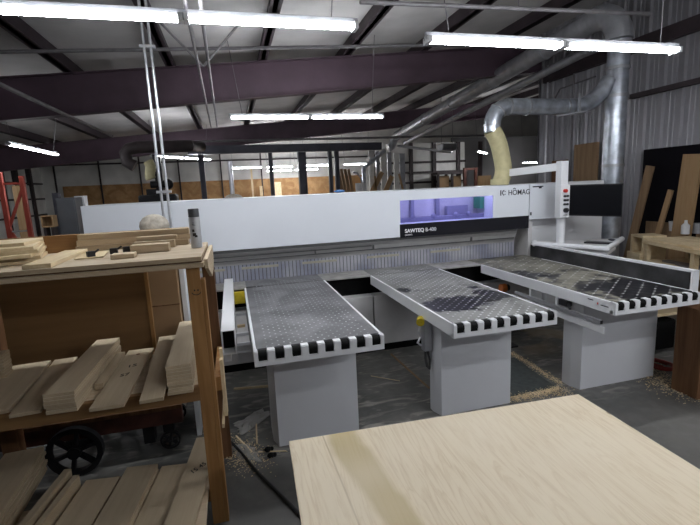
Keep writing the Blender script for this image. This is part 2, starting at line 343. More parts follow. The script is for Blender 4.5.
# rafters: one red-oxide I-beam per frame line
for i, y in enumerate((3.2, 10.8, -4.4)):
    x1 = XE-.2 if y > 3.3 else XR-.02
    rf = MB(); a, b = XL+.02, x1; d = .55
    def quadstrip(y0, y1, dz0, dz1): rf.prism([(a, y0, roofz(a)+dz0*(1.2 if dz0 < -.1 else 1)), (b, y0, roofz(b)+dz0*(.96 if dz0 < -.1 else 1)), (b, y0, roofz(b)+dz1*(.96 if dz1 < -.1 else 1)), (a, y0, roofz(a)+dz1*(1.2 if dz1 < -.1 else 1))], (0, y1-y0, 0))
    quadstrip(y-.006, y+.006, -d, 0); quadstrip(y-.1, y+.1, -d-.015, -d); quadstrip(y-.1, y+.1, -.015, -.001)
    tag(rf.build('roof_rafter', M['rafter']), ['deep purple-brown steel rafter nearest, spanning above the machine', 'second steel rafter further back, dark above the blue frame', 'purple-brown steel rafter overhead behind the camera'][i], 'rafter')
# purlins along Y
x = -2.3-1.52*3; k = 0
while x < 15.5:
    pu = MB(); z = roofz(x); y0 = YF if x < 6.4 else 3.3
    if x > XL+.1:
        pu.prism([(x-.035, y0, z+.002), (x+.035, y0, z+.002), (x+.035, y0, z+.21), (x-.035, y0, z+.21)], (0, YB-y0-.02, 0))
        pu.box(x-.075, x+.075, y0, YB-.02, z+.002, z+.012)
        tag(pu.build('purlin', M['purlin']), 'long dark steel purlin running front to back under the white roof lining', 'purlin', 'roof purlins')
    x += 1.52
# sloping rods along the roof (X direction)
def rod(name, p0, p1, r, mat, label, cat, group=None, seg=10): return tag(MB().cyl(p0, p1, r, seg).build(name, mat, smooth=True), label, cat, group)
a = Yp(0, 53, 1.2); b = Yp(430, 38, 1.2)
rod('sprinkler_pipe', (XL+.1, 1.2, a.z-.035*(a.x-XL)*0-.2), (6.45, 1.2, b.z+.06), .022, M['conduit_dull'], 'thin dark pipe crossing under the roof in front of the big rafter', 'pipe')
a = Yp(360, 2, -1.0); b = Yp(650, 14, -1.0); t = thing('sprinkler_pipe', tuple(a), 'thin grey pipe high above the right fluorescent lamp', 'pipe')
MB().cyl(a, b, .02, 10).build('pipe', M['conduit_dull'], t, smooth=True)
for u_ in (.1, .5, .9): p = a+(b-a)*u_; MB().cyl(p, (p.x, p.y, roofz(p.x)+.22), .006, 6).build('hanger_rod', M['conduit_dull'], t)
# girts on right wall
for z, w, lab in ((3.97, .2, 'dark steel girt high on the corrugated wall beside the duct'), (3.2, .07, 'thin steel girt low on the corrugated wall beside the duct')):
    tag(B(6.36, 6.455, YF+.05, .9 if z < 3.5 else 3.0, z-w/2, z+w/2).build('wall_girt', M['purlin']), lab, 'girt')

# back wall and left wall dressing
struct(B(-6.4, 6.0, YB-.05, YB-.001, 0, 2.5), 'trim_1', M['osb'])
t = MB()
for xx in (-6.6, -5.0, -3.5, -2.0, -.3, 1.4, 3.1, 4.8, 6.6, 8.4): t.box(xx-.028, xx+.028, YB-.12, YB-.06, 0, 3.6)
t.box(XL+.02, 12, YB-.14, YB-.06, 3.3, 3.36); struct(t, 'trim_2', M['darkframe'])
t = MB()
for yy in (4, 6, 8, 10, 11.6, 12.6, 13.7): t.box(XL+.001, XL+.14, yy-.09, yy+.09, 0, 3.6)
for zz in (1.45, 2.05, 2.62): t.box(XL+.001, XL+.09, 3, 14.8, zz-.03, zz+.03)
struct(t, 'trim_3', M['darkframe'])
struct(B(XL+.01, XL+.06, 12.0, 14.6, 0, 2.55), 'trim_4', M['insul_wall'])
# partition further right behind the machine, insulated panels between dark studs
struct(B(5.7, 9.6, 11.9, 12.0, 0, 3.6), 'wall_partition', M['insul_wall'])
t = MB()
for px in (411, 434, 458, 480): p = Yp(px, 170, 11.85); t.box(p.x-.07, p.x+.07, 11.78, 11.89, 0, 3.6)
for py in (162, 172, 182): p = Yp(430, py, 11.85); t.box(5.7, 9.6, 11.8, 11.88, p.z-.04, p.z+.04)
struct(t, 'trim_5', M['darkframe'])
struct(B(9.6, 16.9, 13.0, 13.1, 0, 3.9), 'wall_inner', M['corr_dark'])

# ------------------------------------------------------------------ lamps
def fixture(cx, cy, cz, along, label, group=None, L=2.42, cord=True, n=2, w=.055):
    """hanging strip fixture: two pairs of tubes end to end"""
    r = thing('fluorescent_lamp', (cx, cy, cz), label, 'ceiling lamp', group)
    ax = Vector((1, 0, 0)) if along == 'x' else Vector((math.sin(along), math.cos(along), 0)) if not isinstance(along, str) else Vector((0, 1, 0))
    sd = Vector((-ax.y, ax.x, 0)); C0 = Vector((cx, cy, cz))
    h = MB(); p0, p1 = C0-ax*L/2, C0+ax*L/2
    prof = [(-w/2, -.01), (-w/2*.55, .045), (w/2*.55, .045), (w/2, -.01), (w/2-.01, -.01), (w/2*.5, .035), (-w/2*.5, .035), (-w/2+.01, -.01)]
    h.prism([p0+sd*a+Vector((0, 0, b)) for a, b in prof], ax*L); h.bar(p0+Vector((0, 0, .02)), p1+Vector((0, 0, .02)), .03, .03)
    h.build('housing', M['galv_dull'] if not group else M['white'], r)
    hl = L/n
    for i in range(n):
        for s in (-1, 1):
            a = p0+ax*(hl*i+.035)+sd*s*.033+Vector((0, 0, -.012)); b = p0+ax*(hl*(i+1)-.035)+sd*s*.033+Vector((0, 0, -.012))
            MB().cyl(a, b, .014, 8).build('tube', M['tube' if n == 2 else 'tube_far'], r, smooth=True)
        for q in (hl*i+.02, hl*(i+1)-.02):
            s_ = MB(); s_.cb(p0+ax*q+Vector((0, 0, -.012)), (.03 if along == 'x' else .105, .105 if along == 'x' else .03, .045))
            s_.build('socket', M['white'], r)
    if cord:
        zr = roofz(cx)-.0
        for s in (-1, 1):
            q = C0+ax*s*L*.42+Vector((0, 0, .045)); top = Vector((q.x+.12*s, q.y+.1, roofz(q.x)-.0))
            MB().cyl(q, top, .0045, 6).build('hanging_chain', M['conduit_dull'], r)
    return r
fixture(-.20, -1.78, 3.135, 'x', 'long hanging fluorescent strip lamp nearest camera at upper left')
fixture(2.72, -1.87, 3.035, 'x', 'long hanging fluorescent strip lamp at upper right, before the duct')
fixture(1.29, 1.9, 3.07, 'x', 'shorter-looking hanging fluorescent lamp above the middle of the machine')
fixture(-3.9, 5.85, 3.05, -.0, 'hanging fluorescent lamp at far left above the red rack')
fixture(-1.24, 8.85, 3.03, .62, 'hanging fluorescent lamp behind the pair of vertical pipes')
# farther rows
far = [(231, 262, 168, 12.2), (266, 293, 167, 12.2), (304, 329, 165.5, 12.2), (343, 370, 164.4, 11.8)]
for (xa, xb, yy, Y_) in far:
    a, b = Yp(xa, yy, Y_), Yp(xb, yy, Y_)
    lab = {231: 'far fluorescent lamp at left end of the far row', 266: 'far fluorescent lamp, second from left in the far row', 304: 'far fluorescent lamp right of the thick blue column', 343: 'far fluorescent lamp beside the slim galvanised duct'}[xa]
    fixture((a.x+b.x)/2, Y_, a.z, 'x', lab, L=b.x-a.x, n=1)
for (xa, xb, yy, Y_) in [(266, 292, 171, 13.6), (294, 318, 169.8, 13.6)]:
    a, b = Yp(xa, yy, Y_), Yp(xb, yy, Y_)
    fixture((a.x+b.x)/2, Y_, a.z, 'x', 'lower far fluorescent lamp, '+('left' if xa < 280 else 'right')+' one of the lower pair near the back wall', L=b.x-a.x, n=1)
a = Yp(482, 152, 10.0); fixture(a.x, 10.0, a.z, .75, 'far fluorescent lamp just left of the cream hose', L=1.6, n=1)
a = Yp(531, 162.5, 11.5); fixture(a.x, 11.5, a.z, 'x', 'far fluorescent lamp glimpsed above the white swing arm', L=.9, n=1)
# unseen fill lamps added behind the photographer to brighten plywood and pedestals
for (x, y) in ((3.4, -4.7), (4.8, -6.6), (2.2, -6.6)):
    fixture(x, y, 3.2, 'x', 'unseen fluorescent fill lamp added behind the camera', 'added fill lamps behind the camera')

# ------------------------------------------------------------------ roof pipes and ducts
t = thing('vertical_conduit', (-.6, -.62, 0), 'pair of bright vertical pipes clamped together, dropping in front of the white machine cover', 'pipe')
for dx in (-.028, .028): MB().cyl((-.6+dx, -.62, .05), (-.6+dx, -.62, roofz(-.6)+.1), .0125, 10).build('pipe', M['conduit'], t, smooth=True)
cl = MB()
for z in (3.28, 2.0): MB().box(-.665, -.535, -.64, -.6, z-.012, z+.012).build('clamp', M['conduit'], t)
pass
MB().box(-.7, -.5, -.7, -.56, 0, .06).build('foot_plate', M['plate'], t)
for (xa, xb, lab) in ((-.16, -.24, 'left of two slim conduits running back under the roof'), (-.07, -.13, 'right of two slim conduits running back under the roof')):
    rod('ceiling_conduit', (xa, -3.5, 3.22), (xb, 3.9, 3.2), .014, M['conduit_dull'], lab, 'pipe')
tr = MB(); 
for s in (-1, 1):
    tr.cyl((-.15, -.2, 3.23), (-.15+.45*s, -.2, 3.72), .012, 8)
tr.cyl((-.6, -.2, 3.72), (.3, -.2, 3.72), .012, 8)
tag(tr.build('trapeze_hanger', M['conduit_dull']), 'V shaped pipe hanger above the two slim conduits', 'hanger')
rod('brace_pipe', Zp(0, 85, 3.2)+Vector((0, -1.5, 0)), Zp(112, 136, 3.2), .025, M['conduit_dull'], 'grey pipe running back diagonally at upper left', 'pipe')
# dark duct at back left with drop elbow
def arc(c, r, a0, a1, u, w, n=8): return [Vector(c)+Vector(u)*r*math.cos(a0+(a1-a0)*i/n)+Vector(w)*r*math.sin(a0+(a1-a0)*i/n) for i in range(n+1)]
yd = 7.2
p1 = Yp(190, 146, yd); pe = Yp(125, 150, yd); pb = Yp(135, 166, yd)
pts = [Vector((p1.x+.2, yd+1.2, p1.z+.1)), Vector((p1.x, yd, p1.z)), Vector((pe.x+.3, yd, p1.z-.0)), Vector((pe.x+.1, yd, p1.z-.04)), Vector((pe.x, yd, p1.z-.15)), Vector((pe.x+.02, yd, pb.z+.1)), Vector((pb.x, yd, pb.z))]
tag(MB().tube(pts, .15, 16).build('exhaust_duct', M['darkframe'], smooth=True), 'dark duct with a drop elbow at back left under the roof', 'duct')
a, b = Yp(148, 161, 7.0), Yp(152, 179, 7.0)
tag(MB().tube([a+(b-a)*i/14+Vector((.03*math.sin(i*.4), 0, 0)) for i in range(15)], .12, 14, rib=.03).build('flexible_hose', M['hose'], smooth=True), 'short cream hose hanging over the black mast machine at back left', 'hose')
# main riser and long overhead duct at right
RX, RY, RR = 5.34, .15, .14
t = thing('riser_duct', (RX, RY, 0), 'big galvanised riser duct with elbow, standing against the corrugated wall', 'duct')
MB().cyl((RX, RY, .02), (RX, RY, 3.78), RR, 24).build('riser', M['galv'], t, smooth=True)
for z in (1.0, 2.1, 3.05, 3.42, 3.75): MB().cyl((RX, RY, z-.02), (RX, RY, z+.02), RR+.012, 24).build('seam_ring', M['galv_dull'], t, smooth=True)
el = arc((RX, RY+.42, 3.78), .42, PI, PI/2, (0, 1, 0), (0, 0, 1), 8)
MB().tube(el, RR+.03, 20).build('elbow', M['galv_dull'], t, smooth=True)
e2 = Vector((6.0, 10.4, 3.72)); s2 = el[-1]
d2 = (e2-s2)
MB().tube([s2, e2], [.16, .15], 20).build('overhead_run', M['galv_dull'], t, smooth=True)
for q in (.12, .3, .5, .7, .9): c = s2+d2*q; MB().cyl(c-d2*.003, c+d2*.003, .172, 20).build('seam_ring', M['galv_dull'], t, smooth=True)
p = [e2, e2+Vector((0, .25, -.1))]; q_ = Yp(388, 148, 10.6); q2 = Yp(364, 168, 10.6); q3 = Yp(362, 192, 10.6)
MB().tube([e2, e2+Vector((-.05, .15, -.12)), (e2+q_)/2+Vector((0, .1, -.15)), q_], .15, 14).build('drop_elbow', M['galv_dull'], t, smooth=True)
tag(MB().tube([q_+Vector((-.12, 0, -.08)), q_+(q2-q_)*.7, q2, Vector((q3.x, q3.y, 0.02))], .075, 12).build('branch_duct', M['galv'], smooth=True), 'slim bright branch duct bending down to the floor beyond the machine', 'duct')
a, b = Yp(398, 146, 10.4), Yp(452, 152, 9.0)
rod('branch_pipe', a, b, .05, M['conduit'], 'bright slim pipe from the duct elbow to the unit heater', 'pipe')
a, b = Xp(500, 90, 5.75), Xp(405, 143, 5.75)
rod('return_pipe', Vector((5.75, 1.0, a.z+.1)), b, .07, M['galv_dull'], 'thinner dull pipe running just below the long overhead duct', 'pipe')
# hose line to the saw
t = thing('extraction_line', (3.585, .3, 1.9), 'cream flexible hose and shiny metal duct rising from the machine to the riser', 'duct')
HX = 3.585
hp = []
for i in range(57):
    s = i/56; z = 1.915+s*.72
    hp.append(Vector((HX+.0+.075*math.sin(s*PI*1.05+.15)*(1 if s < .5 else 1)-.10*s*s+.03*math.sin(s*9)*.4, .3, z)))
MB().tube(hp, .112, 22, rib=.012).build('flexible_hose', M['hose'], t, smooth=True)
MB().cyl((hp[0].x, .3, 1.905), (hp[0].x, .3, 1.98), .122, 22).build('collar', M['hose'], t, smooth=True)
top = hp[-1]
sh = [top+Vector((0, 0, -.03)), top+Vector((0, 0, .06))]+arc((top.x+.24, .3, top.z+.06), .24, PI, PI/2, (1, 0, 0), (0, 0, 1), 7)[1:]
zz = sh[-1].z
sh += [Vector((4.55, .3, zz-.0)), Vector((4.75, .29, zz))]
MB().tube(sh, .108, 20).build('metal_elbow', M['galv'], t, smooth=True)
for c, d in ((sh[1], (0, 0, 1)), (sh[5], (.7, 0, .7)), (sh[8], (1, 0, 0)), (Vector((4.0, .3, zz)), (1, 0, 0)), (Vector((4.62, .3, zz)), (1, 0, 0)), (Vector((4.72, .3, zz)), (1, 0, 0))):
    d = Vector(d).normalized(); MB().cyl(Vector(c)-d*.012, Vector(c)+d*.012, .117, 20).build('seam_ring', M['galv_dull'], t, smooth=True)
MB().tube([Vector((4.73, .29, zz)), Vector((4.9, .27, zz+.01)), Vector((5.05, .24, zz+.09)), Vector((5.16, .2, zz+.2)), Vector((5.24, .17, zz+.34))], .108, 18).build('angled_branch', M['galv'], t, smooth=True)
MB().bar((4.35, .12, zz-.15), (4.9, .12, zz-.08), .03, .02).bar((4.7, .12, zz-.12), (4.7, .12, zz+.14), .03, .02).build('blast_gate', M['galv_dull'], t)
# conduits by the corner of the right wall
a = Xp(548, 78, 6.4); rod('wall_conduit', (6.4, a.y, .05), (6.4, a.y, 4.2), .018, M['conduit'], 'tall bright conduit on the corrugated wall left of the brown sheets', 'pipe')
a = Xp(574, 78, 6.4); rod('wall_conduit', (6.4, a.y, .05), (6.4, a.y, 4.3), .018, M['conduit_dull'], 'tall dark conduit on the corrugated wall between the two brown sheets', 'pipe')
ap = Xp(556, 84, 6.43); tag(MB().tube([Vector((6.43, ap.y, .0)), Vector((6.43, ap.y, 3.55)), Vector((6.43, ap.y-.12, 3.68)), Vector((6.43, ap.y-1.0, 3.70))], .014, 8).build('bent_conduit', M['conduit_dull'], smooth=True), 'thin bent conduit curving beside the riser duct', 'pipe')

# ------------------------------------------------------------------ far background things
def col(px, w, y, top, lab, mat='bluesteel'):
    p = Yp(px, 180, y); tag(MB().box(p.x-w/2, p.x-w/2+.02, y-w/2, y+w/2, 0, top).box(p.x+w/2-.02, p.x+w/2, y-w/2, y+w/2, 0, top).box(p.x-w/2, p.x+w/2, y-.01, y+.01, 0, top).build('steel_column', M[mat]), lab, 'column')
y9 = 9.0
col(203, .15, y9, 3.12, 'leftmost slim blue-grey steel column of the frame behind the machine')
col(272, .12, y9, 3.12, 'thin blue-grey steel column left of the thick one')
col(303, .24, y9, 3.12, 'thick blue-grey steel column in the middle of the frame')
col(331, .12, y9, 3.12, 'dark steel column, left of the close pair at right of the frame')
col(337.5, .13, y9, 3.12, 'blue-grey steel column, right of the close pair at right of the frame')
tag(B(-1.1, 4.9, y9-.12, y9+.12, 3.125, 3.36).build('header_beam', M['bluesteel']), 'long dark blue beam resting on the steel columns behind the machine', 'beam')
rod('header_pipe', (-1.4, y9-.3, 3.46), (9.0, y9-.3, 3.5), .035, M['conduit_dull'], 'grey pipe running along above the dark blue beam', 'pipe')
p = Yp(230, 165, 10.4); rod('far_duct', (p.x, 10.4, 0), (p.x, 10.4, 3.0), .075, M['conduit'], 'pale vertical duct behind the frame, under the far lamps', 'duct')
p = Yp(232, 197, 10.0)
tag(MB().cyl((p.x+.05, 9.9, 0), (p.x+.05, 9.9, p.z-.05), .3, 16).ball((p.x+.05, 9.9, p.z-.05), .3, 14, (1, 1, .5)).build('dust_drum', M['stone'], smooth=True), 'rounded pale drum top peeking above the machine cover', 'drum')
# leaning stock against the back wall
for px, py, w, h, l in ((251, 168, .08, .9, 'pale tall plank against the far strand board wall'), (261, 186, .12, .4, 'short white plank by the far strand board wall'), (277, 182, .35, .5, 'small pale sheet leaning left of the thick column')):
    p = Yp(px, py, 14.6); tag(MB().cb((p.x, 14.62, p.z/2), (w, .05, p.z), 0, -.03).build('plank', M['pine']), l, 'plank')
for i, (px, w) in enumerate(((343, .12), (347, .1), (351, .12), (355, .1))):
    p = Yp(px, 168, 10.3); tag(MB().cb((p.x, 10.3+.06*i, p.z/2), (w, .04, p.z), 0, -.05, -.14).build('leaning_plank', M['oldboard']), 'old brown plank leaning in the bundle right of the blue columns', 'plank', 'planks leaning behind the machine')
p = Yp(361, 183, 9.6); tag(MB().cyl((p.x, 9.6, 0), (p.x, 9.6, p.z), .16, 14, .2).build('white_bin', M['paper'], smooth=True), 'white tapered bin beside the slim bright duct', 'bin')
tag(MB().tube([Yp(353, 172, 9.7), Yp(357, 173, 9.7), Yp(361, 178, 9.7), Yp(362, 184, 9.7)], .03, 8).build('bent_pipe', M['galv_dull'], smooth=True), 'short bent pipe arching over the white bin', 'pipe')
for i, px in enumerate((371, 377, 383, 389, 396, 402)):
    p = Yp(px, 150+i*.6, 10.8); w = [.2, .14, .22, .16, .2, .2][i]
    tag(MB().cb((p.x, 10.8, p.z/2), (w, .05, p.z*.99)).build('liner_panel', M['galv_dull'] if i % 2 else M['insul_wall']), 'tall narrow grey sheet standing among the upright stock behind the machine', 'panel', 'upright stock sheets')
for px0, py0, px1, py1, l in ((373, 190, 382, 172, 'brown board leaning right near the upright sheets, leftmost'), (386, 190, 392, 176, 'wide brown offcut leaning at the upright sheets'), (403, 190, 399, 174, 'thin pale stick leaning left by the upright sheets'), (376, 190, 375, 176, 'short brown stick standing at the upright sheets')):
    a, b = Yp(px0, py0, 10.2), Yp(px1, py1, 10.2); a = a+(a-b)*(a.z/(b.z-a.z)); tag(MB().bar(a, b, .17 if 'board' in l or 'offcut' in l else .07, .03, (0, 1, 0)).build('offcut', M['osb_board']), l, 'board')
# unit heater
p = Yp(447, 147, 8.6)
t = thing('unit_heater', (p.x, 8.6, p.z-.1), 'grey box heater hanging under the roof beyond the machine', 'heater')
B(p.x-.26, p.x+.26, 8.4, 8.8, p.z-.12, p.z+.1).build('housing', M['galv_dull'], t, bevel=.01)
g_ = MB()
for i in range(6): g_.box(p.x-.22, p.x+.22, 8.385, 8.398, p.z-.1+i*.032, p.z-.085+i*.032)
g_.build('louvre', M['conduit_dull'], t)
MB().cyl((p.x-.2, 8.6, p.z+.1), (p.x-.2, 8.6, roofz(p.x)), .008, 6).cyl((p.x+.2, 8.6, p.z+.1), (p.x+.2, 8.6, roofz(p.x)), .008, 6).build('hanger_rod', M['conduit_dull'], t)
# bench with two brown sheets
a, b = Yp(434, 173, 11.2), Yp(464, 173, 11.2)
t = thing('storage_shelf', ((a.x+b.x)/2, 11.2, 0), 'dark storage shelf with brown sheets beyond the purple window', 'shelf')
B(a.x, b.x, 10.9, 11.5, a.z-.07, a.z).build('top_board', M['darkframe'], t)
fr = MB()
for xx in (a.x+.05, (a.x+b.x)/2, b.x-.05):
    for yy in (10.95, 11.45): fr.box(xx-.04, xx+.04, yy-.04, yy+.04, 0, a.z-.07)
fr.build('frame', M['darkframe'], t)
B(a.x, b.x, 10.9, 11.5, 1.0, 1.05).build('shelf_board', M['darkframe'], t)
for i, (xa, xb) in enumerate(((438, 449), (451, 461))):
    u, w = Yp(xa, 176, 11.1), Yp(xb, 176, 11.1); tag(B(u.x, w.x, 11.1, 11.14, 1.051, u.z).build('brown_sheet', M['cardboard']), ('left' if i == 0 else 'right')+' brown sheet standing on the far dark shelf', 'sheet')
a, b = Yp(464, 168, 10.6), Yp(475, 168, 10.6)
t = thing('steel_rack', ((a.x+b.x)/2, 10.6, 0), 'rusty red rack frame left of the cream hose, far behind', 'rack')
for xx in (a.x, b.x): B(xx-.05, xx+.05, 10.5, 10.6, 0, a.z).build('post', M['cart_red'], t)
rr = MB()
for z in (.9, 1.5, a.z-.05): rr.box(a.x, b.x, 10.52, 10.58, z-.04, z+.04)
rr.build('rail', M['cart_red'], t)
a, b = Yp(476, 176, 10.4), Yp(486, 176, 10.4); tag(B(a.x+.1, b.x+.1, 10.2, 10.45, 0, a.z).build('crate', M['osb_board']), 'tan crate at back right below the cream hose', 'crate')
a, b = Yp(527, 186, 8.6), Yp(545, 172, 8.6)
# back left: machine with mast, cabinet, rack
p = Yp(161, 195, 7.2)
t = thing('mast_machine', (p.x, 7.2, 0), 'black machine with an upright mast at back left behind the bright pipes', 'machine')
B(p.x-.09, p.x-.03, 7.15, 7.25, 1.2, 3.0).build('mast', M['iron'], t); B(p.x+.03, p.x+.09, 7.15, 7.25, 1.2, 2.95).build('mast', M['iron'], t)
B(p.x-.5, p.x+.4, 6.9, 7.5, 0, 2.0).build('body', M['iron'], t, bevel=.05)
MB().box(p.x-.3, p.x+.1, 6.95, 7.4, 2.0, 2.14).ball((p.x+.2, 7.15, 2.25), .14, 12).cyl((p.x-.2, 7.1, 2.25), (p.x+.25, 7.1, 2.25), .09, 12).build('motor', M['iron'], t, smooth=True)
p = Yp(154, 216, .35); 
a, b = Yp(58, 198, 8.2), Yp(77, 197, 8.2)
t = thing('metal_cabinet', ((a.x+b.x)/2, 8.2, 0), 'slate grey metal cabinet at back left beside the white cover end', 'cabinet')
B(a.x, b.x, 8.0, 8.6, .9, a.z).build('body', M['greybox'], t, bevel=.01); B(a.x+.03, b.x-.03, 7.985, 8.0, .95, a.z-.05).build('door', M['greybox'], t, bevel=.004)
fr = MB(); [fr.box(xx-.03, xx+.03, yy-.03, yy+.03, 0, .9) for xx in (a.x+.04, b.x-.04) for yy in (8.06, 8.54)]; fr.build('stand', M['darkframe'], t)
a, b = Yp(77, 196, 8.6), Yp(83, 205, 8.6); tag(B(b.x-.22, b.x+.02, 8.7, 9.0, 0, a.z).build('white_carton', M['paper']), 'pale carton right behind the slate grey cabinet', 'carton')
a, b = Yp(53, 193, 8.9), Yp(60, 200, 8.9); tag(B(a.x, b.x, 8.8, 9.0, 0, a.z).build('blue_drum', M['bluesteel']), 'dark blue box at left of the slate grey cabinet', 'box')
a, b = Yp(40, 216, 7.6), Yp(54, 227, 7.6)
t = thing('open_box', ((a.x+b.x)/2, 7.6, 0), 'brown open wooden box on a stand between the red rack and grey cabinet', 'box')
bx = MB(); bx.box(a.x, b.x, 7.6, 7.9, a.z-.03, a.z).box(a.x, b.x, 7.6, 7.9, b.z, b.z+.03).box(a.x, a.x+.03, 7.6, 7.9, b.z+.03, a.z-.03).box(b.x-.03, b.x, 7.6, 7.9, b.z+.03, a.z-.03).box(a.x+.03, b.x-.03, 7.87, 7.9, b.z+.03, a.z-.03)
bx.build('carcass', M['osb_board'], t); MB().box(a.x+.02, a.x+.08, 7.62, 7.88, 0, b.z).box(b.x-.08, b.x-.02, 7.62, 7.88, 0, b.z).build('stand', M['darkframe'], t)
# red pallet rack upright
yr = 5.0
t = thing('pallet_rack', (-4.1, yr, 0), 'orange-red steel pallet rack upright standing at far left', 'rack')
a, b = Yp(2, 180, yr), Yp(24, 178, yr); zt = 2.46
for xx, zt_ in ((-4.27, 2.55), (-3.91, 2.47)): MB().box(xx-.04, xx+.04, yr-.04, yr+.04, 0, zt_).build('upright_post', M['rack_red'], t, bevel=.005)
br = MB().bar((-4.27, yr, 2.33), (-3.91, yr, 2.33), .03, .04)
br.build('cross_bar', M['rack_red'], t)
MB().bar((-3.93, yr, 2.22), (-4.25, yr, 1.5), .03, .05).bar((-4.25, yr, 1.42), (-3.93, yr, .7), .03, .05).build('diagonal_brace', M['rack_red'], t)
MB().bar((-4.27, yr, 1.4), (-3.91, yr, 1.4), .03, .03).build('cross_bar', M['conduit'], t)
a = Yp(19, 200, 7.0); tag(B(a.x-.1, a.x+.12, 7.0, 7.05, 0, 2.35).build('tan_board', M['osb_board']), 'tall tan board standing behind the red rack upright', 'board')
tag(MB().tube([Yp(83, 157, 11), Yp(92, 157, 11), Yp(91, 153, 11)], .03, 8).cyl(Yp(30, 160, 11), Yp(88, 157.5, 11), .02, 8).build('wall_pipe', M['conduit'], smooth=True), 'white pipework with a bent end high on the back left wall', 'pipe')

# ------------------------------------------------------------------ right wall: tarp, leaning stock
tag(B(6.41, 6.445, -2.6, .62, 0.02, 2.34).build('black_tarp', M['tarp']), 'large black sheet hung on the corrugated wall behind the leaning boards', 'sheet')
def lean(p_top, p_bot, w, x0, lab, mat='osb_board', th=.03, name='leaning_board'):
    a = Xp(*p_top, x0); b = Xp(*p_bot, x0); d = (a-b); b2 = b-d*((b.z)/d.z); a2 = Vector(a); b2.x = x0-.04; b2.z = .02
    tag(MB().bar(b2, a2, w, th, (1, 0, 0)).build(name, M[mat]), lab, 'board')
lean((650.5, 166), (639, 215), .135, 6.25, 'narrow brown board leaning at left edge of the black sheet', 'oldboard')
lean((671, 190), (664, 215), .075, 6.15, 'short thin pale board leaning in front of the black sheet', 'osb_board')
lean((693.5, 154), (685, 215), .26, 6.1, 'tall wide tan board leaning at far right over the black sheet', 'osb_board', .04)
a = Xp(656, 228, 6.2); b = Xp(650, 231, 6.2); tag(MB().box(6.34, 6.37, a.y-.18, a.y+.3, .0, 1.22).build('brown_board', M['oldboard']), 'low square brown panel leaning behind the pallet crate', 'board')
tag(MB().box(6.16, 6.19, -1.2, -.5, .02, 1.25).build('brown_board', M['oldboard']), 'low brown panel at far right behind the cup and bottle', 'board')
tag(MB().box(6.28, 6.32, 1.42, 1.97, 0.02, 2.55).build('brown_sheet', M['oldboard']), 'tall dark brown wooden sheet against the wall above the display', 'sheet')
tag(MB().box(6.33, 6.36, 2.2, 2.62, 0.02, 2.3).build('brown_sheet', M['darkpost']), 'shorter dark brown sheet left of the tall one against the wall', 'sheet')
tag(MB().box(5.72, 6.12, .70, 1.15, 0, 1.0).build('black_bin', M['void'], bevel=.02), 'black bin on the floor below the display, beside the corrugated wall', 'bin')

# pallet crate bench with items
zc = 1.12
A_, B_, C_, D_ = Zp(637, 234, zc), Zp(668, 231, zc), Zp(709, 240, zc), Zp(693, 247, zc)
E_ = Zp(645, 238, zc)
t = thing('crate_bench', (5.3, -.7, 0), 'rough pale wooden crate bench with open shelf at right by the wall', 'bench')
ax = (D_-E_).normalized(); ay = Vector((-ax.y, ax.x, 0)); ay = ay if ay.x > 0 else -ay
ln = (D_-E_).length; dp = .6
def bp(s, q, z): v = E_+ax*s+ay*q; return Vector((v.x, v.y, z))
tp = MB()
for i in range(5): q0 = i*dp/5; tp.prism([bp(-.02, q0+.005, zc-.03), bp(ln+.3, q0+.005, zc-.03), bp(ln+.3, q0+dp/5-.01, zc-.03), bp(-.02, q0+dp/5-.01, zc-.03)], (0, 0, .03))
tp.build('slat_top', M['pine'], t)
po = []
for s in (0.0, ln-.03, ln+.2):
    MB().prism([bp(s, 0, 0), bp(s+.06, 0, 0), bp(s+.06, .06, 0), bp(s, .06, 0)], (0, 0, zc-.03)).build('leg', M['pine'], t)
for s in (0.0, ln+.2):
    MB().prism([bp(s, dp-.06, 0), bp(s+.06, dp-.06, 0), bp(s+.06, dp, 0), bp(s, dp, 0)], (0, 0, zc-.03)).build('leg', M['pine'], t)
MB().prism([bp(0, -.02, zc-.07), bp(ln+.26, -.02, zc-.07), bp(ln+.26, -.001, zc-.07), bp(0, -.001, zc-.07)], (0, 0, .04)).build('apron', M['pine'], t)
MB().prism([bp(.0, .0, .80), bp(ln+.26, .0, .80), bp(ln+.26, dp, .80), bp(.0, dp, .80)], (0, 0, .025)).build('lower_shelf', M['pine'], t)
MB().prism([bp(0, -.02, .775), bp(ln+.26, -.02, .775), bp(ln+.26, -.001, .775), bp(0, -.001, .775)], (0, 0, .06)).build('shelf_rail', M['pine'], t)
MB().prism([bp(0.06, dp-.02, .84), bp(ln+.2, dp-.02, .84), bp(ln+.2, dp, .84), bp(0.06, dp, .84)], (0, 0, .22)).build('back_board', M['darkpost'], t)
t2 = thing('wooden_cubby', tuple(bp(-.3, .1, 0)), 'small upright open wooden box at left end of the crate bench', 'box')
c0 = bp(-.32, .02, 0)
cu = MB()
for (s0, s1, z0_, z1_, q1) in ((-.32, -.28, .90, 1.14, .3), (-.06, -.03, .90, 1.14, .3), (-.28, -.06, 1.11, 1.14, .3)):
    cu.prism([bp(s0, .0, z0_), bp(s1, .0, z0_), bp(s1, q1, z0_), bp(s0, q1, z0_)], (0, 0, z1_-z0_))
cu.build('carcass', M['pine'], t2)
MB().prism([bp(-.34, -.03, .68), bp(-.03, -.03, .68), bp(-.03, .3, .68), bp(-.34, .3, .68)], (0, 0, .22)).build('block', M['pine'], t2)
MB().prism([bp(-.33, .0, 0), bp(-.25, .0, 0), bp(-.25, .08, 0), bp(-.33, .08, 0)], (0, 0, .68)).prism([bp(-.12, .2, 0), bp(-.04, .2, 0), bp(-.04, .28, 0), bp(-.12, .28, 0)], (0, 0, .68)).build('leg', M['pine'], t2)
def onb(px, py, z=zc): return Zp(px, py, z)
